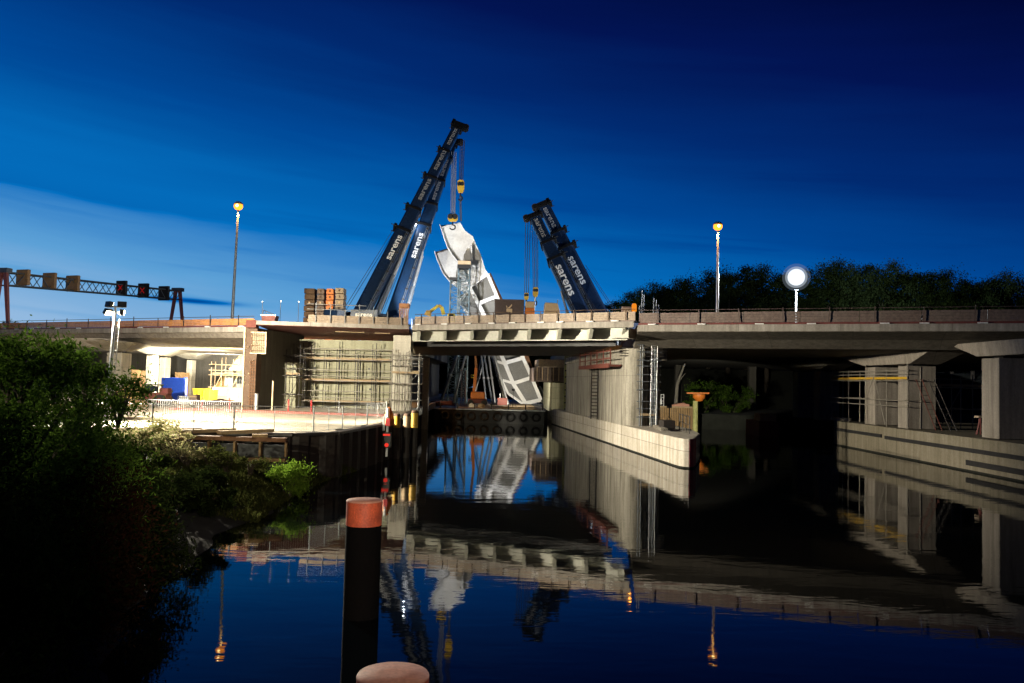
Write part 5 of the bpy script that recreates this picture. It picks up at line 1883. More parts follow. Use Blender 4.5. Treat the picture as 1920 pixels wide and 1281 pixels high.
scaffold('galvanised stair landing cage on the canal side of the column', so4, (1, 0, 0), (0, 1, 0), [0, 0.62], [0.0, 0.9],
         [2.2, 2.9, 5.0, 5.8, 6.25], ZG, 6.3, (5.0,), (), [(0, 4.4, 0.6, 5.0)], r=0.032, mat='galvanised', jitter=0.15)
# on the canal pier: tower at its front
so5 = V((at(1197, 800, 58.8).x, 58.4, 0))
scaffold('tall slim scaffold tower rising past the deck at the pier front', so5, (1, 0.1, 0), (0, 1, 0), [0, 0.18, 1.05, 1.25], [0, 0.9],
         [2.3, 4.2, 6.3, 8.2], 1.64, 10.6, (2.3,), (2.9, 3.4, 4.8, 5.3, 5.9, 6.9, 7.4), [(1.05, 4.2, 1.25, 6.2)], r=0.032, jitter=0.8, mat='crane_grey')
ld2 = thing('access_ladder', 'long ladder leaning up the scaffold tower at the pier front', 'ladder', (so5.x + 0.9, 58, 1.64))
for s_ in (0.72, 1.12):
    MB().tube((so5.x + s_, 58.2, 1.66), (so5.x + s_ + 0.05, 58.2, 7.6), 0.03, n=6).build('stile', 'galvanised', ld2)
for k in range(19):
    MB().tube((so5.x + 0.74, 58.2, 1.95 + 0.3 * k), (so5.x + 1.13, 58.2, 1.95 + 0.3 * k), 0.02, n=5).build('rung', 'galvanised', ld2)
# formwork platform hung on the pier
fw0, fw1 = V((f0.x, f0.y, 0)) + dpl * 0.0, V((f0.x, f0.y, 0)) + dpl * 13
fwp = thing('formwork_platform', 'dark red timber formwork platform hung high on the canal pier', 'work platform', (7.6, 63, 5.5))
zf = at(1130, 687, 62).z
zf = 5.85
on = nrm if nrm.x < 0 else -nrm
MB().prism([fw0 + on * 0.1 + V((0, 0, zf)), fw1 + on * 0.1 + V((0, 0, zf)), fw1 + on * 0.95 + V((0, 0, zf)), fw0 + on * 0.95 + V((0, 0, zf))], (0, 0, 0.14)).build('deck', 'red_plank', fwp)
MB().prism([fw0 + on * 0.96 + V((0, 0, zf - 0.1)), fw1 + on * 0.96 + V((0, 0, zf - 0.1)), fw1 + on * 1.02 + V((0, 0, zf - 0.1)), fw0 + on * 1.02 + V((0, 0, zf - 0.1))], (0, 0, 0.32)).build('toe_board', 'red_plank', fwp)
for k in range(6):
    p = fw0 + (fw1 - fw0) * (k / 5) + on * 0.9
    MB().bar((p.x, p.y, zf + 0.142), (p.x, p.y, zf + 1.35), 0.09, 0.09).build('post', 'red_plank', fwp)
for z in (0.6, 1.15):
    MB().bar(fw0 + on * 0.9 + V((0, 0, zf + z)), fw1 + on * 0.9 + V((0, 0, zf + z)), 0.05, 0.09).build('rail', 'red_plank', fwp)
for k in range(4):
    z = 6.62 + 0.19 * k
    a = V((cen.x, cen.y, 0))
    MB().tube((a.x - 1.25, a.y - 0.6, z), (a.x + 1.9, a.y - 1.1, z), 0.03, n=6).build('tie_tube', 'dark_steel', fwp)

# on the quay pier
so6 = V((at(1632, 800, 60.5).x - 0.9, 58.6, 0))
qs = scaffold('dim scaffold with a yellow board lift round the quay end pier', (26.95, 69.4, 0), (0.02, -1, 0), (1, 0, 0), [0, 3.2, 6.2, 9.6, 12.6], [0.0, 0.9],
              [3.9, 5.3], ZG, 6.3, (5.3,), (6.0, 5.75, 3.5), [(9.6, 2.1, 8.0, 5.3), (6.4, 3.9, 7.8, 5.6)], r=0.035, jitter=0.3, pm='yellow_paint')
so7 = V((at(1790, 700, 56).x, 58, 0))
scaffold('dim scaffold half lost in the dark between the two flared piers', so7, (1, 0, 0), (0, 1, 0), [0, 1.5, 3.0], [0, 1.2], [3.4, 4.9], ZG, 6.0, (4.9,), (5.5,), [(0, 2.1, 1.5, 4.9)], r=0.035)
ld3 = thing('access_ladder', 'pair of long ladders leaning beside the quay end pier', 'ladder', (28, 55.5, ZG))
for dx in (0, 0.7):
    for s_ in (0, 0.42):
        MB().tube((28.4 + dx * 1.4 + s_, 55.3, ZG), (27.6 + dx * 1.2 + s_, 56.4, 5.4), 0.03, n=6).build('stile', 'red_plank' if dx == 0 else 'dark_steel', ld3)
    for k in range(11):
        f = (k + 0.5) / 11
        MB().tube((28.4 - 0.8 * f + dx * 1.4 - dx * 0.2 * f, 55.3 + 1.1 * f, ZG + 3.4 * f), (28.82 - 0.8 * f + dx * 1.4 - dx * 0.2 * f, 55.3 + 1.1 * f, ZG + 3.4 * f), 0.018, n=5).build('rung', 'dark_steel', ld3)
tr_ = thing('trestle', 'reddish trestle with a pale top beside the big quay column', 'trestle', (27.8, 51, ZG))
q = at(1850, 777, 51.5)
MB().box((q.x, 51.5, 3.1), (1.3, 0.5, 0.14)).build('top', 'barrier_beige', tr_)
for sx in (-0.5, 0.5):
    MB().bar((q.x + sx, 51.3, ZG), (q.x + sx * 0.8, 51.5, 3.03), 0.08, 0.08).build('leg', 'barrier_red', tr_)
    MB().bar((q.x + sx, 51.7, ZG), (q.x + sx * 0.8, 51.5, 3.03), 0.08, 0.08).build('leg', 'barrier_red', tr_)

# guard rail and kit on the plinth of the canal pier
pr = thing('guard_rail', 'dark tube guard rail with stacked tubes on the plinth nose', 'guard rail', (10.6, 54, 1.64))
for k in range(4):
    y = 50.8 + k * 1.5
    MB().tube((11.0 + 0.1 * k, y, 1.645), (11.0 + 0.1 * k, y, 2.75), 0.03, n=6).build('post', 'dark_steel', pr)
for z in (2.2, 2.7):
    MB().tube((11.0, 50.8, z), (11.3, 55.4, z), 0.025, n=6).build('rail', 'dark_steel', pr)
for k in range(9):
    MB().tube((9.7 + 0.12 * (k % 5), 53.0, 1.70 + 0.1 * (k // 5)), (9.9 + 0.12 * (k % 5), 57.2, 1.70 + 0.1 * (k // 5)), 0.045, n=6).build('stored_tube', 'tube_steel', pr)
MB().box((10.4, 55.0, 2.0), (0.8, 1.2, 0.55), 0.1).build('crate', 'dark_steel', pr, 0.03)
# ================================================================== THINGS ON THE WORK FLOOR
# fence panels along the floor edge
def heras(label):
    """mesh site fence panel, 3.4 m, built at the origin along +x"""
    f_ = thing('fence_panel', label, 'fence', (0, 0, 0), 'mesh fence panels along the floor edge')
    for x in (0, 3.4):
        MB().tube((x, 0, 0.03), (x, 0, 2.0), 0.03, n=8).build('post', 'galvanised', f_)
        MB().box((x, 0, 0.05), (0.24, 0.6, 0.10)).build('foot', 'dark_concrete', f_)
    for z in (0.16, 1.96):
        MB().tube((0, 0, z), (3.4, 0, z), 0.025, n=6).build('rail', 'galvanised', f_)
    MB().tube((1.7, 0, 0.16), (1.7, 0, 1.96), 0.018, n=6).build('rail', 'galvanised', f_)
    m1 = MB()
    for k in range(33):
        m1.tube((0.1 + k * 0.1, 0, 0.18), (0.1 + k * 0.1, 0, 1.95), 0.0032, n=3)
    for k in range(8):
        m1.tube((0.03, 0, 0.3 + k * 0.23), (3.37, 0, 0.3 + k * 0.23), 0.0032, n=3)
    m1.build('mesh_infill', 'galvanised', f_)
    return f_


proto_f = heras('mesh fence panel at the canal end of the floor edge')
path = [(-7.25, 48.6), (-7.65, 44.4), (-8.2, 40.6), (-8.9, 37.6), (-12.2, 36.65), (-15.6, 36.2), (-19.0, 35.75), (-22.4, 35.3)]
labs = ['mesh fence panel at the canal end of the floor edge', 'mesh fence panel second from the yellow mooring piles', 'mesh fence panel third from the yellow mooring piles',
        'mesh fence panel just before the bend of the floor edge', 'mesh fence panel just past the bend over the rusty beams', 'mesh fence panel amid the brightest floor glare', 'mesh fence panel next to the pale flowered bush']
for i, (a, b) in enumerate(zip(path[:-1], path[1:])):
    o = proto_f if i == 0 else dup(proto_f, (0, 0, 0), labs[i])
    o.location = (a[0], a[1], ZG + (0.0 if i < 4 else 0.0))
    o.rotation_euler = (0, 0, math.atan2(b[1] - a[1], b[0] - a[0]))
    L_ = math.hypot(b[0] - a[0], b[1] - a[1])
    o.scale = (L_ / 3.42, 1, 0.62)

# white picket crowd barriers behind the bush
def crowd_barrier(label):
    f_ = thing('crowd_barrier', label, 'barrier', (0, 0, 0), 'white crowd barriers by the bush')
    for z in (0.25, 1.1):
        MB().tube((0, 0, z), (2.3, 0, z), 0.025, n=6).build('rail', 'white_plastic', f_)
    for k in range(20):
        MB().tube((0.05 + k * 0.116, 0, 0.27), (0.05 + k * 0.116, 0, 1.09), 0.016, n=5).build('bar', 'white_plastic', f_)
    for x in (0.3, 2.0):
        MB().bar((x, -0.3, 0.03), (x, 0.3, 0.03), 0.04, 0.04).build('foot', 'white_plastic', f_)
    return f_


cbp = crowd_barrier('white crowd barrier at the end hidden by the big bush')
for i, lb in enumerate(['white crowd barrier at the end hidden by the big bush', 'white crowd barrier behind the pale flowered bush', 'white crowd barrier beside the stacked white cage']):
    p = at(236 + i * 52, 790, 46)
    o = cbp if i == 0 else dup(cbp, (0, 0, 0), lb)
    o.location = (at(222, 790, 46).x + i * 2.36, 45.5 - 0.05 * i, ZG)

# red kerb line along the floor with red posts
kb = thing('red_kerb', 'long low red kerb edging the far side of the lit floor', 'kerb', (-16, 60, ZG))
ka, kb_ = atz(330, 768, ZG), atz(728, 773, ZG)
ka, kb_ = V((ka.x, 58.5, ZG)), V((at(728, 773, 56).x, 56.5, ZG))
MB().bar(ka + V((0, 0, 0.075)), kb_ + V((0, 0, 0.075)), 0.8, 0.14).build('edging', 'kerb_red', kb)
for px in (378, 430, 541, 584, 636):
    p = atline(px, 760, (ka.x, ka.y), (kb_.x, kb_.y))
    MB().tube((p.x, p.y, ZG + 0.147), (p.x, p.y, ZG + 0.95), 0.05, n=8).build('post', 'red_paint' if px != 636 else 'galvanised', kb)
for i, (px, top, Y, mt2, lb) in enumerate(((480, 738, 60, 'galvanised', 'short thick grey stub pipe in front of the dark recess'), (510, 714, 60, 'cream_paint', 'thin pale standing pole in front of the dark recess'))):
    p = at(px, 765, Y)
    s_ = thing('standing_pipe', lb, 'pipe', (p.x, Y, ZG))
    MB().tube((p.x, Y, ZG), (p.x, Y, at(px, top, Y).z), 0.14 if i == 0 else 0.06, n=10).build('pipe', mt2, s_)
    MB().lathe((p.x, Y, ZG), [(0.25, 0), (0.25, 0.05)], 12).build('foot_flange', 'dark_steel', s_)

# blue container
b0, b1 = at(301, 748, 74), at(341, 709, 74)
bc = thing('site_container', 'small blue steel container on the floor before the bright columns', 'container', ((b0.x + b1.x) / 2, 75, ZG))
zt_ = b1.z
wx_ = b1.x - b0.x
dirx = V((0.97, 0.24, 0)).normalized()
diry = V((-0.24, 0.97, 0)).normalized()
o_ = V((b0.x, 74, ZG))
up = V((0, 0, 1))
MB().frame(o_, dirx, diry, up, (0, 0, 0.12), (wx_ * 1.02, 2.4, zt_ - ZG)).build('body', 'blue_paint', bc, 0.03)
dr = MB()
for k in range(7):
    dr.frame(o_, dirx, diry, up, (wx_ * 1.02 + 0.004, 0.1 + k * 0.33, 0.2), (wx_ * 1.02 + 0.05, 0.28 + k * 0.33, zt_ - ZG - 0.1))
dr.build('door_rib', 'blue_paint', bc)
for q in (0.8, 1.5):
    MB().frame(o_, dirx, diry, up, (wx_ * 1.02 + 0.055, q, 0.2), (wx_ * 1.02 + 0.09, q + 0.05, zt_ - ZG - 0.1)).build('lock_bar', 'galvanised', bc)
MB().frame(o_, dirx, diry, up, (0.05, 0.05, 0.0), (wx_, 2.3, 0.118)).build('skid', 'dark_steel', bc)

# yellow skip
y0, y1 = at(361, 752, 72), at(393, 731, 72)
ys_k = thing('yellow_skip', 'bright yellow steel skip behind the white cage box', 'skip', ((y0.x + y1.x) / 2, 73, ZG))
zt_ = y1.z
MB().prism([(y0.x + 0.15, 72, ZG + 0.05), (y1.x - 0.1, 72, ZG + 0.05), (y1.x, 72, zt_), (y0.x, 72, zt_)], (0.1, 1.9, 0)).build('tub', 'bright_yellow', ys_k)
MB().bar((y0.x - 0.03, 71.97, zt_ + 0.05), (y1.x + 0.03, 71.97, zt_ + 0.05), 0.09, 0.09).build('rim', 'yellow_paint', ys_k)
for f in (0.33, 0.66):
    x = y0.x + (y1.x - y0.x) * f
    MB().box((x, 71.96, (ZG + zt_) / 2), (0.08, 0.06, zt_ - ZG - 0.15)).build('rib', 'yellow_paint', ys_k)

# caged white tank
i0, i1 = at(332, 764, 66), at(353, 743, 66)
ib = thing('caged_tank', 'white plastic tank in a wire cage in front of the blue container', 'tank', ((i0.x + i1.x) / 2, 66.5, ZG))
zt_ = i1.z
MB().box(((i0.x + i1.x) / 2, 66.6, (ZG + 0.14 + zt_) / 2), (i1.x - i0.x - 0.1, 0.9, zt_ - ZG - 0.18)).build('tank', 'white_plastic', ib, 0.06)
m1 = MB()
for k in range(6):
    x = i0.x + (i1.x - i0.x) * k / 5
    m1.tube((x, 66.1, ZG + 0.14), (x, 66.1, zt_), 0.018, n=5)
    z = ZG + 0.16 + (zt_ - ZG - 0.16) * k / 5
    m1.tube((i0.x, 66.09, z), (i1.x, 66.09, z), 0.018, n=5)
m1.build('cage', 'crane_grey', ib)
MB().box(((i0.x + i1.x) / 2, 66.6, ZG + 0.065), (i1.x - i0.x, 1.0, 0.13)).build('pallet', 'timber_fence', ib)
d0, d1 = at(354, 764, 66.4), at(368, 743, 66.4)
db = thing('timber_crate', 'dull brown crate right against the caged tank', 'crate', ((d0.x + d1.x) / 2, 66.9, ZG))
MB().box(((d0.x + d1.x) / 2, 66.9, ZG + 0.45), (d1.x - d0.x, 0.9, 0.9)).build('box', 'barrier_brown', db, 0.02)
MB().box(((d0.x + d1.x) / 2, 66.43, ZG + 0.75), (d1.x - d0.x + 0.02, 0.03, 0.12)).build('batten', 'plank', db)

# tractor / wheeled digger
g0, g1 = at(262, 758, 64), at(290, 722, 64)
tg = thing('wheeled_digger', 'dark wheeled digger with a glazed cab parked beside the blue container', 'digger', ((g0.x + g1.x) / 2, 65, ZG))
gx, gz = (g0.x + g1.x) / 2, g1.z
MB().box((gx + 0.1, 65, ZG + 0.75), (2.3, 1.1, 0.55)).build('chassis', 'red_plank', tg, 0.05)
for sx in (-0.75, 0.85):
    for sy in (-0.65, 0.65):
        wq = MB().tube((gx + sx, 65 + sy - 0.15, ZG + 0.45), (gx + sx, 65 + sy + 0.15, ZG + 0.45), 0.45, n=16).build('wheel', 'rubber', tg)
        MB().tube((gx + sx, 65 + sy - 0.17, ZG + 0.45), (gx + sx, 65 + sy + 0.17, ZG + 0.45), 0.2, n=10).build('rim', 'red_plank', wq)
cabm = MB()
for sx in (-0.5, 0.55):
    for sy in (-0.5, 0.5):
        cabm.bar((gx + sx, 65 + sy, ZG + 1.03), (gx + sx * 0.9, 65 + sy * 0.9, gz - 0.08), 0.08, 0.08)
cbq = cabm.build('cab', 'black_steel', tg)
MB().box((gx + 0.02, 65, gz), (1.15, 1.15, 0.1)).build('cab_roof', 'black_steel', cbq, 0.03)
MB().box((gx + 0.02, 64.53, (ZG + 1.05 + gz) / 2), (0.92, 0.02, gz - ZG - 1.2)).build('window', 'glass_dark', cbq)
MB().box((gx - 0.2, 65.1, ZG + 1.25), (0.4, 0.4, 0.4)).build('seat', 'rubber', tg)
MB().box((gx + 1.0, 65, ZG + 1.15), (0.7, 0.85, 0.5)).build('bonnet', 'barrier_red', tg, 0.08)
pa = [V((gx - 0.7, 65, ZG + 1.1)), V((gx - 1.5, 65, ZG + 2.1)), V((gx - 2.3, 65, ZG + 1.2))]
MB().bar(pa[0], pa[1], 0.2, 0.25).build('arm', 'sand', tg)
MB().bar(pa[1], pa[2], 0.18, 0.22).build('arm', 'sand', tg)
MB().prism([pa[2] + V((-0.4, -0.3, -0.5)), pa[2] + V((0.25, -0.3, -0.45)), pa[2] + V((0.15, -0.3, 0.05)), pa[2] + V((-0.15, -0.3, 0.1))], (0, 0.6, 0)).build('bucket', 'sand', tg)
# rubble and mud heaps
def heap(name, label, c, rx, ry, h, mat, seed):
    g_ = random.Random(seed)
    vs_, fs_ = [], []
    n, m_ = 16, 6
    for j in range(m_ + 1):
        for i in range(n):
            th = 2 * math.pi * i / n
            r = 1 - j / m_
            k = 1 + 0.22 * math.sin(3 * th + seed) + g_.uniform(-0.1, 0.1)
            vs_.append((c[0] + rx * r * k * math.cos(th), c[1] + ry * r * k * math.sin(th), c[2] + h * (1 - r ** 1.4) * (1 + g_.uniform(-0.12, 0.12)) - (0.05 if j == 0 else 0)))
    for j in range(m_):
        for i in range(n):
            fs_.append((j * n + i, j * n + (i + 1) % n, (j + 1) * n + (i + 1) % n, (j + 1) * n + i))
    o = MB().add(vs_, fs_, False).build(name, mat)
    return tag(o, label, 'heap')


q = at(412, 757, 68)
heap('mud_heap', 'low brown mud heap on the floor next to the yellow skip', (q.x, 68, ZG), 3.0, 1.5, 0.55, 'mud', 3)
q = at(246, 742, 64)
heap('rubble_heap', 'pale rubble heap behind the crowd barriers', (q.x, 63, ZG), 1.8, 1.6, 1.3, 'sand', 5)
q = at(446, 712, 96)
heap('sand_heap', 'tall yellow lit sand heap deep under the viaduct', (q.x, 97, ZG), 3.4, 2.5, 4.6, 'sand', 8)

# white wall panel, cabins and fences under the viaduct
w0, w1 = at(398, 750, 78), at(455, 728, 78)
lb_ = thing('jersey_barrier', 'low pale concrete barrier below the cabins under the viaduct', 'barrier', ((w0.x + w1.x) / 2, 78, ZG))
zt_ = w1.z
MB().prism([(w0.x, 77.7, ZG), (w0.x, 78.4, ZG), (w0.x, 78.2, ZG + 0.5), (w0.x, 78.12, zt_), (w0.x, 77.98, zt_), (w0.x, 77.9, ZG + 0.5)], (w1.x - w0.x, 0, 0)).build('wall', 'column_concrete', lb_)
MB().box((w0.x + 1.0, 77.69, ZG + 0.25), (0.3, 0.1, 0.12)).build('lifting_slot', 'dark_concrete', lb_)
for i, (xa, xb, ya, Y, lb) in enumerate(((419, 437, 695, 92, 'grey site cabin with pale shutters behind the low barrier'), (437, 455, 693, 93.5, 'grey site cabin with barred windows next to the rebar pier'))):
    p0, p1 = at(xa, 735, Y), at(xb, ya, Y)
    s_ = thing('site_cabin', lb, 'cabin', ((p0.x + p1.x) / 2, Y + 1.2, ZG), 'site cabins under the viaduct')
    MB().box(((p0.x + p1.x) / 2, Y + 1.2, (ZG + p1.z) / 2), (p1.x - p0.x - 0.05, 2.4, p1.z - ZG)).build('wall', 'cabin_grey', s_, 0.02)
    MB().box(((p0.x + p1.x) / 2, Y + 1.2, p1.z + 0.06), (p1.x - p0.x + 0.1, 2.5, 0.12)).build('roof', 'galvanised', s_)
    xm, zm = (p0.x + p1.x) / 2, ZG + (p1.z - ZG) * 0.62
    wn = MB().box((xm + 0.1, Y - 0.02, zm), (0.75, 0.05, 0.8)).build('window', 'glass_dark' if i else 'white_plastic', s_)
    m1 = MB()
    for k in range(4):
        m1.tube((xm - 0.2 + k * 0.2, Y - 0.06, zm - 0.4), (xm - 0.2 + k * 0.2, Y - 0.06, zm + 0.4), 0.02, n=5)
    m1.build('window_bars', 'galvanised', wn)
for i, (xa, xb, ya, yb, Y, lb) in enumerate(((246, 262, 694, 716, 82, 'short orange brown timber hoarding by the mast'), (258, 278, 695, 718, 84, 'brown timber hoarding before the first bright column'), (328, 354, 699, 716, 96, 'brown timber hoarding above the blue container'), (190, 206, 688, 712, 80, 'timber hoarding half hidden behind the dark bush'))):
    p0, p1 = at(xa, yb, Y), at(xb, ya, Y)
    s_ = thing('timber_hoarding', lb, 'fence', ((p0.x + p1.x) / 2, Y, ZG), 'timber hoardings under the viaduct')
    nb_ = 6
    m1 = MB()
    for k in range(nb_):
        x = p0.x + (p1.x - p0.x) * (k + 0.5) / nb_
        m1.box((x, Y, (ZG + p1.z) / 2), ((p1.x - p0.x) / nb_ - 0.03, 0.05, p1.z - ZG + rnd.uniform(-0.06, 0.06)))
    m1.build('boarding', 'timber_fence', s_)
    for x in (p0.x, p1.x):
        MB().box((x, Y + 0.08, (ZG + p1.z) / 2), (0.1, 0.1, p1.z - ZG + 0.1)).build('post', 'timber_fence', s_)
scaffold('yellow lit birdcage scaffold under the far end of the viaduct', (at(396, 700, 88).x, 88, 0), (1, 0, 0), (0, 1, 0), [0, 1.1, 2.3, 3.4], [0, 1.2], [3.2, 4.5, 5.6], ZG, 6.2, (4.5,), (5.0,), [(0, 2.1, 1.1, 4.5), (2.3, 3.2, 3.4, 5.6)], r=0.035, mat='cream_paint')

# mooring piles with painted heads at the floor corner
for i, (px, top, bot, mt2, lb) in enumerate(((744, 776, 802, 'yellow_paint', 'stout mooring pile with a wide yellow band nearest the lit floor'), (762.5, 776, 802, 'plank', 'stout mooring pile with a faded tan head between two yellow ones'), (777, 770, 802, 'yellow_paint', 'stout mooring pile with an orange yellow head next to the canal'))):
    Y = 47.6 + i * 0.9
    p = at(px, 800, Y)
    zt_ = at(px, top, Y).z
    zb_ = at(px, bot, Y).z
    s_ = thing('mooring_pile', lb, 'mooring pile', (p.x, Y, 0), 'mooring piles with painted heads')
    r_ = 5.6 * Y / F_PX * 1.15
    MB().lathe((p.x, Y, 0), [(r_, -1.5), (r_, zb_)], 20).build('shaft', 'sheet_pile', s_)
    MB().lathe((p.x, Y, 0), [(r_ + 0.003, zb_ + 0.001), (r_ + 0.003, zt_ - 0.14)], 20).build('painted_head', mt2, s_)
    MB().lathe((p.x, Y, 0), [(r_ * 0.99, zt_ - 0.139), (r_ * 0.92, zt_), (r_ * 0.5, zt_ + 0.02)], 20).build('cap', 'rust', s_)

sg = at(727, 782, 45.6)
sl_ = thing('signal_post', 'red and white lock signal post with a red lamp at the floor corner', 'signal', (sg.x, 45.6, 0.3))
zt_, zm_ = at(727, 765, 45.6).z, at(727, 806, 45.6).z
MB().tube((sg.x, 45.6, 0.3), (sg.x, 45.6, zt_), 0.07, n=8).build('post', 'white_plastic', sl_)
MB().box((sg.x + 0.04, 45.55, at(727, 792, 45.6).z), (0.24, 0.2, 0.42)).build('board', 'red_paint', sl_, 0.02)
MB().box((sg.x - 0.2, 45.55, at(727, 794, 45.6).z), (0.12, 0.2, 0.8)).build('side_board', 'white_plastic', sl_)
MB().box((sg.x, 45.50, at(727, 825, 45.6).z), (0.5, 0.25, 0.85)).build('lamp_box', 'black_steel', sl_, 0.03)
MB().box((sg.x, 45.36, at(727, 815, 45.6).z), (0.38, 0.03, 0.10)).build('red_strip', 'red_light', sl_)
zz = at(727, 834, 45.6).z
MB().tube((sg.x + 0.02, 45.38, zz), (sg.x + 0.02, 45.33, zz), 0.11, n=14).build('red_lamp', 'red_light', sl_)
MB().lathe((at(729, 770, 46).x, 46.2, ZG), [(0.32, 0), (0.3, 0.4), (0.12, 0.9), (0.05, 1.0)], 10).build('cone_hood', 'orange_paint', sl_)

# ================================================================== MOORING POSTS in front
def post(label, px, py_c, wpx, Y, red_px):
    c = at(px, py_c, Y)
    r_ = wpx / 2 * Y / F_PX
    s_ = thing('mooring_post', label, 'mooring post', (c.x, Y, 0), 'red topped mooring posts')
    zt_ = c.z
    hr = red_px * Y / F_PX
    MB().lathe((c.x, Y, 0), [(r_ * 0.995, -2), (r_ * 0.995, zt_ - hr)], 48).build('shaft', 'tarred_steel', s_)
    MB().lathe((c.x, Y, 0), [(r_, zt_ - hr + 0.001), (r_, zt_ - 0.03)], 48).build('red_band', 'bollard_red', s_)
    MB().lathe((c.x, Y, 0), [(r_ * 1.0, zt_ - 0.0295), (r_ * 1.005, zt_ - 0.02), (r_ * 0.97, zt_), (r_ * 0.3, zt_ + 0.006)], 48).build('top_cap', 'bollard_top', s_)


post('black mooring post with a weathered red band, farther out in the canal', 683.5, 937, 66, 16.2, 46)
post('mooring post whose pinkish round top alone shows at the picture edge', 737, 1263, 133, 8.1, 100)

# things by the dark bank on the wooded side: landing stage with orange top
jp = at(1304, 760, 84)
js = thing('orange_dolphin', 'pale green mooring dolphin with an orange top by the far bank', 'mooring dolphin', (jp.x, 84, 0))
zj = at(1304, 752, 84).z
MB().lathe((jp.x, 84, 0), [(0.26, -1), (0.26, zj)], 18).build('pile', 'algae_paint', js)
MB().lathe((jp.x + 0.35, 84, 0), [(0.34, zj + 0.001), (0.5, zj + 0.25), (0.62, zj + 0.3), (0.62, zj + 0.68)], 18).build('orange_collar', 'orange_paint', js)
MB().bar((jp.x - 0.9, 84, zj + 0.78), (jp.x + 1.35, 84, zj + 0.82), 0.4, 0.13).build('arm', 'orange_paint', js)
bw = thing('timber_quay', 'dim slatted timber bank wall behind the plinth nose', 'retaining wall', (14, 86, 0))
q0, q1 = at(1228, 775, 86), at(1298, 775, 86)
m1 = MB()
for k in range(22):
    x = q0.x + (q1.x - q0.x) * k / 21
    m1.box((x, 86.2, 0.9), (0.13, 0.12, 3.0))
m1.build('slat_wall', 'timber_fence', bw)
MB().bar((q0.x, 86.0, 2.35), (q1.x, 86.0, 2.35), 0.3, 0.14).build('cap_rail', 'plank', bw)
for i, (px, py, mt2, lb) in enumerate(((1224, 751, 'white_plastic', 'crumpled white sheet on the far bank beside the scaffold tower'), (1232, 752, 'white_plastic', 'second crumpled white sheet nearer the slatted wall'))):
    q = at(px, py, 87)
    o = thing('tarpaulin', lb, 'tarpaulin', (q.x, 87, 1.6))
    heap_c = (q.x, 87, q.z - 0.4)
    g_ = random.Random(i)
    m1 = MB()
    m1.prism([(q.x - 0.6, 86.7, q.z - 0.35), (q.x + 0.5, 86.7, q.z - 0.3), (q.x + 0.45, 86.9, q.z + 0.25), (q.x + 0.05, 86.9, q.z + 0.05), (q.x - 0.4, 86.9, q.z + 0.3)], (0.1, 0.6, 0.05))
    m1.build('sheet', mt2, o)
    MB().box((q.x, 87.1, (1.6 + q.z - 0.4) / 2), (1.1, 0.9, q.z - 0.4 - 1.6)).build('crate', 'dark_steel', o)
q = at(1273, 759, 87)
bo = thing('upturned_boat', 'slim pinkish upturned boat on the far bank', 'boat', (q.x, 87, 2.3))
MB().prism([(q.x - 1.3, 86.7, q.z - 0.12), (q.x + 1.0, 86.7, q.z - 0.2), (q.x + 1.1, 86.8, q.z + 0.05), (q.x + 0.4, 86.9, q.z + 0.22)], (0.0, 0.8, 0)).build('hull', 'bollard_top', bo, 0.04)
for sx in (-0.6, 0.6):
    MB().bar((q.x + sx, 87, 1.6), (q.x + sx, 87, q.z - 0.16), 0.12, 0.5).build('trestle', 'dark_steel', bo)
fr = thing('white_frame', 'small white tube frame on the far bank', 'frame', (at(1242, 745, 87).x, 87, 1.6))
x_ = at(1242, 745, 87).x
z0_, z1_ = at(1242, 752, 87).z, at(1242, 739, 87).z
for sx in (-0.15, 0.15):
    MB().tube((x_ + sx, 87, 1.6), (x_ + sx, 87, z1_), 0.03, n=6).build('post', 'white_plastic', fr)
for z in (z0_, z1_ - 0.05, (z0_ + z1_) / 2):
    MB().tube((x_ - 0.15, 87, z), (x_ + 0.15, 87, z), 0.03, n=6).build('rail', 'white_plastic', fr)
q = at(1441, 790, 78)
rb = thing('moored_boat', 'faint reddish block of a boat moored in the dark under the viaduct', 'boat', (q.x, 78, 0))
MB().plan([(q.x - 1.0, 77.6), (q.x + 0.9, 77.6), (q.x + 1.1, 82), (q.x - 1.0, 82)], -0.2, at(1441, 790, 78).z).build('hull', 'barrier_red', rb, 0.05)
MB().plan([(q.x - 0.8, 78), (q.x + 0.75, 78), (q.x + 0.8, 80), (q.x - 0.8, 80)], q.z, at(1441, 776, 78).z).build('cabin', 'barrier_beige', rb, 0.05)

# ================================================================== VEGETATION
def tree_proto(label, H, rad, seed, mat, group, n_leaf=24000, bark='bark', name='broadleaf_tree', leaf_s=0.21, zc=0.66):
    t_ = thing(name, label, 'tree', (0, 0, 0), group)
    g_ = random.Random(seed)
    m1 = MB()
    m1.tube((0, 0, -0.3), (g_.uniform(-.2, .2), 0, H * 0.45), H * 0.022, H * 0.014, 10)
    for k in range(9):
        th = k * 2.4 + g_.uniform(-.4, .4)
        z0 = H * g_.uniform(0.3, 0.5)
        e = (rad * 0.62 * math.cos(th), rad * 0.62 * math.sin(th), z0 + H * g_.uniform(0.15, 0.35))
        m1.tube((0, 0, z0), e, H * 0.009, H * 0.003, 6)
    m1.build('trunk', bark, t_)
    p = clumps(95, n_leaf, (rad, rad, H * 0.34), rad * 0.115, (0, 0, H * zc), seed, 0.45)
    leaf_object('crown', leaves(p, leaf_s, leaf_s * 0.6, 0.2, seed), mat, t_)
    return t_


GT = 'trees of the dark wooded hill'
TT = [tree_proto('dark tree', 17, 4.6, 21, 'tree_leaf', GT), tree_proto('dark tree', 17, 3.8, 22, 'tree_leaf', GT), tree_proto('dark tree', 17, 5.2, 23, 'dark_leaf', GT)]
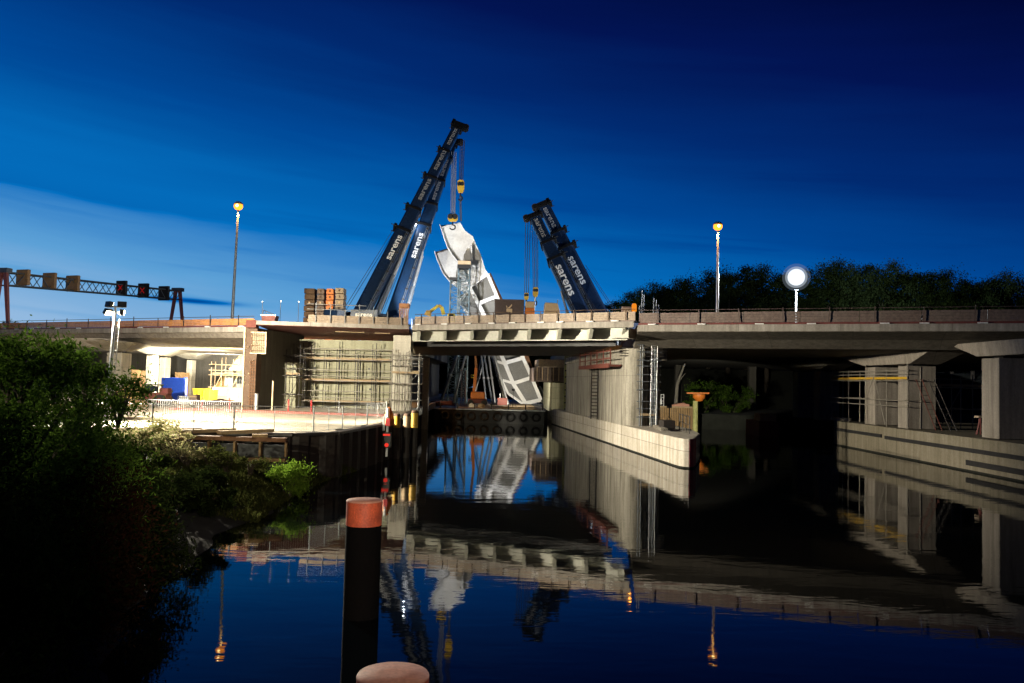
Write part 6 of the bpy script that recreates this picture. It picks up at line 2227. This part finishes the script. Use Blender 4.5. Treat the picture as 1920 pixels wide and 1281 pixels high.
# (px, top py, depth, prototype)
spots = [(1146, 560, 150, 2, 'small dark tree showing between the crane and the scaffold tower'), (1172, 553, 148, 1, 'low rounded tree behind the orange warning lamp'), (1205, 541, 140, 0, 'tree crown rising beside the scaffold tower top'),
         (1236, 530, 132, 1, 'leafy tree just past the scaffold tower'), (1268, 521, 128, 0, 'rounded tree halfway from scaffold tower to lamp pole'), (1300, 512, 124, 2, 'tall tree just before the lamp pole'), (1330, 505, 122, 0, 'bushy tree whose edge touches the lamp pole'),
         (1368, 497, 120, 1, 'tree just past the lamp pole'), (1402, 492, 122, 2, 'high crowned tree midway between lamp pole and flood tower'), (1440, 497, 118, 0, 'grey lit tree on the lamp pole side of the flood tower'), (1478, 499, 124, 1, 'grey lit tree straight behind the flood tower glare'),
         (1520, 493, 119, 2, 'grey lit tree just past the flood tower'), (1556, 488, 122, 0, 'tall grey lit tree second past the flood tower'), (1592, 487, 117, 1, 'slender topped tree with a ragged crest'), (1628, 490, 121, 2, 'broad tree at the highest part of the hill'),
         (1668, 491, 118, 0, 'dark broad tree past the ragged crest'), (1706, 495, 123, 1, 'dark tree where the skyline starts to sink'), (1746, 500, 117, 2, 'dark broad tree on the sinking skyline'), (1786, 506, 121, 0, 'dark tree low on the skyline'),
         (1824, 514, 118, 1, 'dark tree in the dip of the skyline'), (1862, 512, 122, 2, 'dark tree rising again after the dip'), (1900, 508, 117, 0, 'dark tree at the picture edge of the hill'), (1945, 505, 120, 2, 'outermost dark tree of the hill')]
used = set()
for i, (px, py, Y, k, lb) in enumerate(spots):
    p = at(px, py, Y)
    H_ = p.z - 1.4
    sc_t = H_ / 17.3
    o = TT[k]
    if k in used:
        o = dup(o, (0, 0, 0), lb, rnd.uniform(0, 6))
    used.add(k)
    o['label'] = lb
    o.location = (p.x, Y, 1.4)
    o.rotation_euler = (0, 0, rnd.uniform(0, 6))
    o.scale = (sc_t * rnd.uniform(0.85, 1.1), sc_t * 0.95, sc_t)
# a second rank that closes the gaps lower down
for i in range(13):
    px = 1225 + i * 55
    Y = 138 + (i % 3) * 4
    p = at(px, 528 + (i % 3) * 9, Y)
    sc_t = (p.z - 1.4) / 17.3
    o = dup(TT[i % 3], (p.x, Y, 1.4), 'dark tree filling the second rank of the wooded hill', rnd.uniform(0, 6), (sc_t * 1.15, sc_t * 1.1, sc_t))
# small trees beyond the orange parapet
for i, (px, py, lb) in enumerate(((14, 597, 'low dark tree beyond the parapet at the gantry leg'), (34, 599, 'low dark tree beyond the parapet just past the gantry leg'))):
    p = at(px, py, 128)
    sc_t = (p.z - 1.4) / 17.3
    dup(TT[2], (p.x, 128, 1.4), lb, i * 2.0, (sc_t * 0.5, sc_t * 0.5, sc_t), group='low trees beyond the parapet')

# far dark wood seen under the bridge, one mass
pts_ = []
g_ = np.random.default_rng(5)
n_ = 26000
x_ = g_.uniform(-150, 160, n_)
ht = 12.6 + 0.7 * np.sin(x_ * 0.11) + 0.5 * np.sin(x_ * 0.37 + 1)
z_ = 1.0 + ht * g_.random(n_) ** 0.8
pts_ = np.stack([x_, 262 + g_.uniform(-6, 6, n_), z_], 1)
tag(leaf_object('far_treeline', leaves(pts_, 2.4, 1.7, 0, 5), 'dark_leaf'), kind='stuff')

# shrubs under the wooded viaduct
def shrub(label, c, rad, n_leaf, size, mat, seed, group=None, name='shrub', n_stem=9, lean=0.4, droop=0.0, nc=26, spread=0.2, shell=0.3, stem='bark', asp=0.28):
    s_ = thing(name, label, 'shrub', c, group)
    g_ = random.Random(seed)
    m1 = MB()
    for k in range(n_stem):
        th = g_.uniform(0, 6.28)
        e = V(c) + V((rad[0] * 0.7 * math.cos(th), rad[1] * 0.7 * math.sin(th), rad[2] * g_.uniform(0.9, 1.7)))
        mid = V(c) + (e - V(c)) * 0.5 + V((g_.uniform(-.2, .2), g_.uniform(-.2, .2), 0.1))
        m1.tube(V(c) - V((0, 0, 0.3)), mid, 0.03, 0.02, 5)
        m1.tube(mid, e, 0.02, 0.006, 5)
    m1.build('stem', stem, s_)
    p = clumps(nc, n_leaf, rad, min(rad) * spread, (c[0], c[1], c[2] + rad[2]), seed, shell)
    p = p[p[:, 2] > c[2] - 0.3]
    leaf_object('foliage', leaves(p, size, size * asp, droop, seed), mat, s_)
    return s_


q = at(1318, 722, 92)
shrub('dim green shrub with a pale leaning trunk under the wooded viaduct', (q.x, 92, 1.6), (2.3, 1.6, 1.9), 3500, 0.3, 'willow_leaf', 31, name='bank_shrub')
q = at(1372, 722, 96)
shrub('darker shrub deeper under the wooded viaduct past the orange dolphin', (q.x, 96, 1.4), (2.4, 1.6, 1.7), 3500, 0.3, 'willow_leaf', 32, name='bank_shrub')
q = at(1285, 745, 93)
tk = thing('leaning_trunk', 'pale leaning bare trunk beside the dim green shrub', 'tree trunk', (at(1268, 745, 91).x, 91, 1.6))
m1 = MB()
tp = [at(1266, 748, 91), at(1270, 720, 91), at(1277, 700, 91), at(1284, 682, 91)]
tp[0].z = 1.5
for k, (a, b) in enumerate(zip(tp[:-1], tp[1:])):
    m1.tube(a, b, 0.22 - k * 0.04, 0.18 - k * 0.04, 8)
m1.build('trunk', 'pale_bark', tk)
MB().tube(tp[1], tp[1] + V((0.9, 0.3, 1.2)), 0.08, 0.04, 6).build('branch', 'pale_bark', tk)

# the big dark willow bushes on the near bank
GB = 'dark willow bushes on the near bank'
bush = [  # label, (x, y, z), radii, leaves, mat, clumps
    ('tall green topped willow bush at the picture edge', (-8.9, 14.0, 1.0), (2.3, 2.2, 2.05), 30000, 'willow_leaf', 60),
    ('tall green topped willow bush under the gantry', (-10.6, 17.5, 1.2), (2.6, 2.2, 1.95), 26000, 'willow_leaf', 56),
    ('sloping willow bush running down from the mast', (-10.7, 19.0, 0.8), (1.4, 1.8, 1.2), 22000, 'willow_leaf', 46),
    ('dark willow bush below the white crowd barriers', (-10.2, 22.5, 0.35), (1.8, 2.2, 1.0), 20000, 'dark_leaf', 46),
    ('black shadowed bush at the lower picture corner', (-6.5, 9.0, 0.3), (1.8, 2.0, 1.55), 26000, 'dark_leaf', 50),
    ('dark bush with reddish leaves hanging over the water', (-7.1, 13.2, 0.3), (1.25, 1.6, 1.45), 20000, 'red_leaf', 40),
    ('dark bush overhanging the blue reflection', (-7.9, 16.6, 0.1), (1.3, 1.9, 1.15), 18000, 'dark_leaf', 40),
    ('low dark bush between the shrubbery and the lit grass', (-9.6, 25.5, 0.3), (1.3, 2.0, 0.62), 12000, 'dark_leaf', 36),
    ('dark bush filling the corner below the tall willow', (-8.6, 10.8, 0.6), (2.1, 2.0, 1.75), 26000, 'dark_leaf', 50),
    ('dark trailing bush along the waterline', (-10.2, 29.0, 0.0), (1.0, 2.0, 0.42), 9000, 'dark_leaf', 30)]
for i, (lb, c, rad, n_, mt2, nc) in enumerate(bush):
    shrub(lb, c, rad, int(n_ * 1.7), 0.095 if c[1] < 15 else 0.12, mt2, 40 + i, GB, 'willow_bush', 14, droop=-0.25, nc=nc, spread=0.2, shell=0.35)
# stray upright shoots that break the outline
for i, (px, py, Y) in enumerate(((45, 648, 14), (105, 655, 15), (165, 668, 16.5), (20, 640, 13.5), (225, 715, 18))):
    p = at(px, py, Y)
    shrub('upright leafy shoots poking from the top of the willow bushes', (p.x, Y, p.z - 0.7), (0.5, 0.5, 0.42), 900, 0.14, 'willow_leaf', 70 + i, 'leafy shoots above the bushes', 'willow_shoots', 6, nc=9, spread=0.3)
# pale backlit bush before the glare
q = at(276, 800, 33.0)
shrub('pale flowering bush against the floor glare', (q.x, 33.0, 1.35), (1.35, 0.9, 0.72), 5200, 0.15, 'pale_leaf', 81, name='flowering_bush', n_stem=14, nc=22, spread=0.3)
q = at(335, 800, 31.5)
shrub('thin pale sprays leaning from the flowering bush over the glare', (q.x, 31.5, 1.2), (0.8, 0.6, 0.8), 1100, 0.13, 'pale_leaf', 82, name='flowering_bush', n_stem=12, nc=12, spread=0.25)
# bright green shrub on the grass
q = at(543, 880, 31.5)
shrub('bright yellow green shrub lit at the waterside grass', (q.x, 31.5, 0.15), (0.75, 0.6, 0.62), 4200, 0.13, 'bright_leaf', 83, name='waterside_shrub', n_stem=10, nc=24, spread=0.28, droop=-0.5)
# rough grass along the bank
n_ = 26000
gx = g_.uniform(0, 1, n_)
yy = g_.uniform(26, 41, n_)
sx = np.array([shore(y) for y in yy])
xx = sx - 0.2 - gx ** 1.3 * 4.6
zz = np.array([bank_z(a, b) for a, b in zip(xx, yy)]) + g_.uniform(0.0, 0.28, n_)
tag(leaf_object('bank_grass', leaves(np.stack([xx, yy, zz], 1), 0.3, 0.035, -1.6, 9), 'grass_leaf'), kind='stuff')
# weeds along the foot of the shoring
for i, (px, py, Y, mt2, lb) in enumerate(((352, 846, 31.0, 'pale_leaf', 'pale dry weeds below the rusty beams by the bush'), (395, 852, 31.0, 'grass_leaf', 'greenish weeds below the middle of the rusty beams'), (430, 862, 30.5, 'grass_leaf', 'greenish weeds below the low timber beam'), (468, 868, 31, 'grass_leaf', 'greenish weeds just before the bright shrub'))):
    p = at(px, py, Y)
    shrub(lb, (p.x, Y, p.z - 0.35), (0.75, 0.6, 0.3), 1300, 0.12, mt2, 90 + i, 'weeds below the shoring', 'weed_clump', 8, nc=14, spread=0.35)
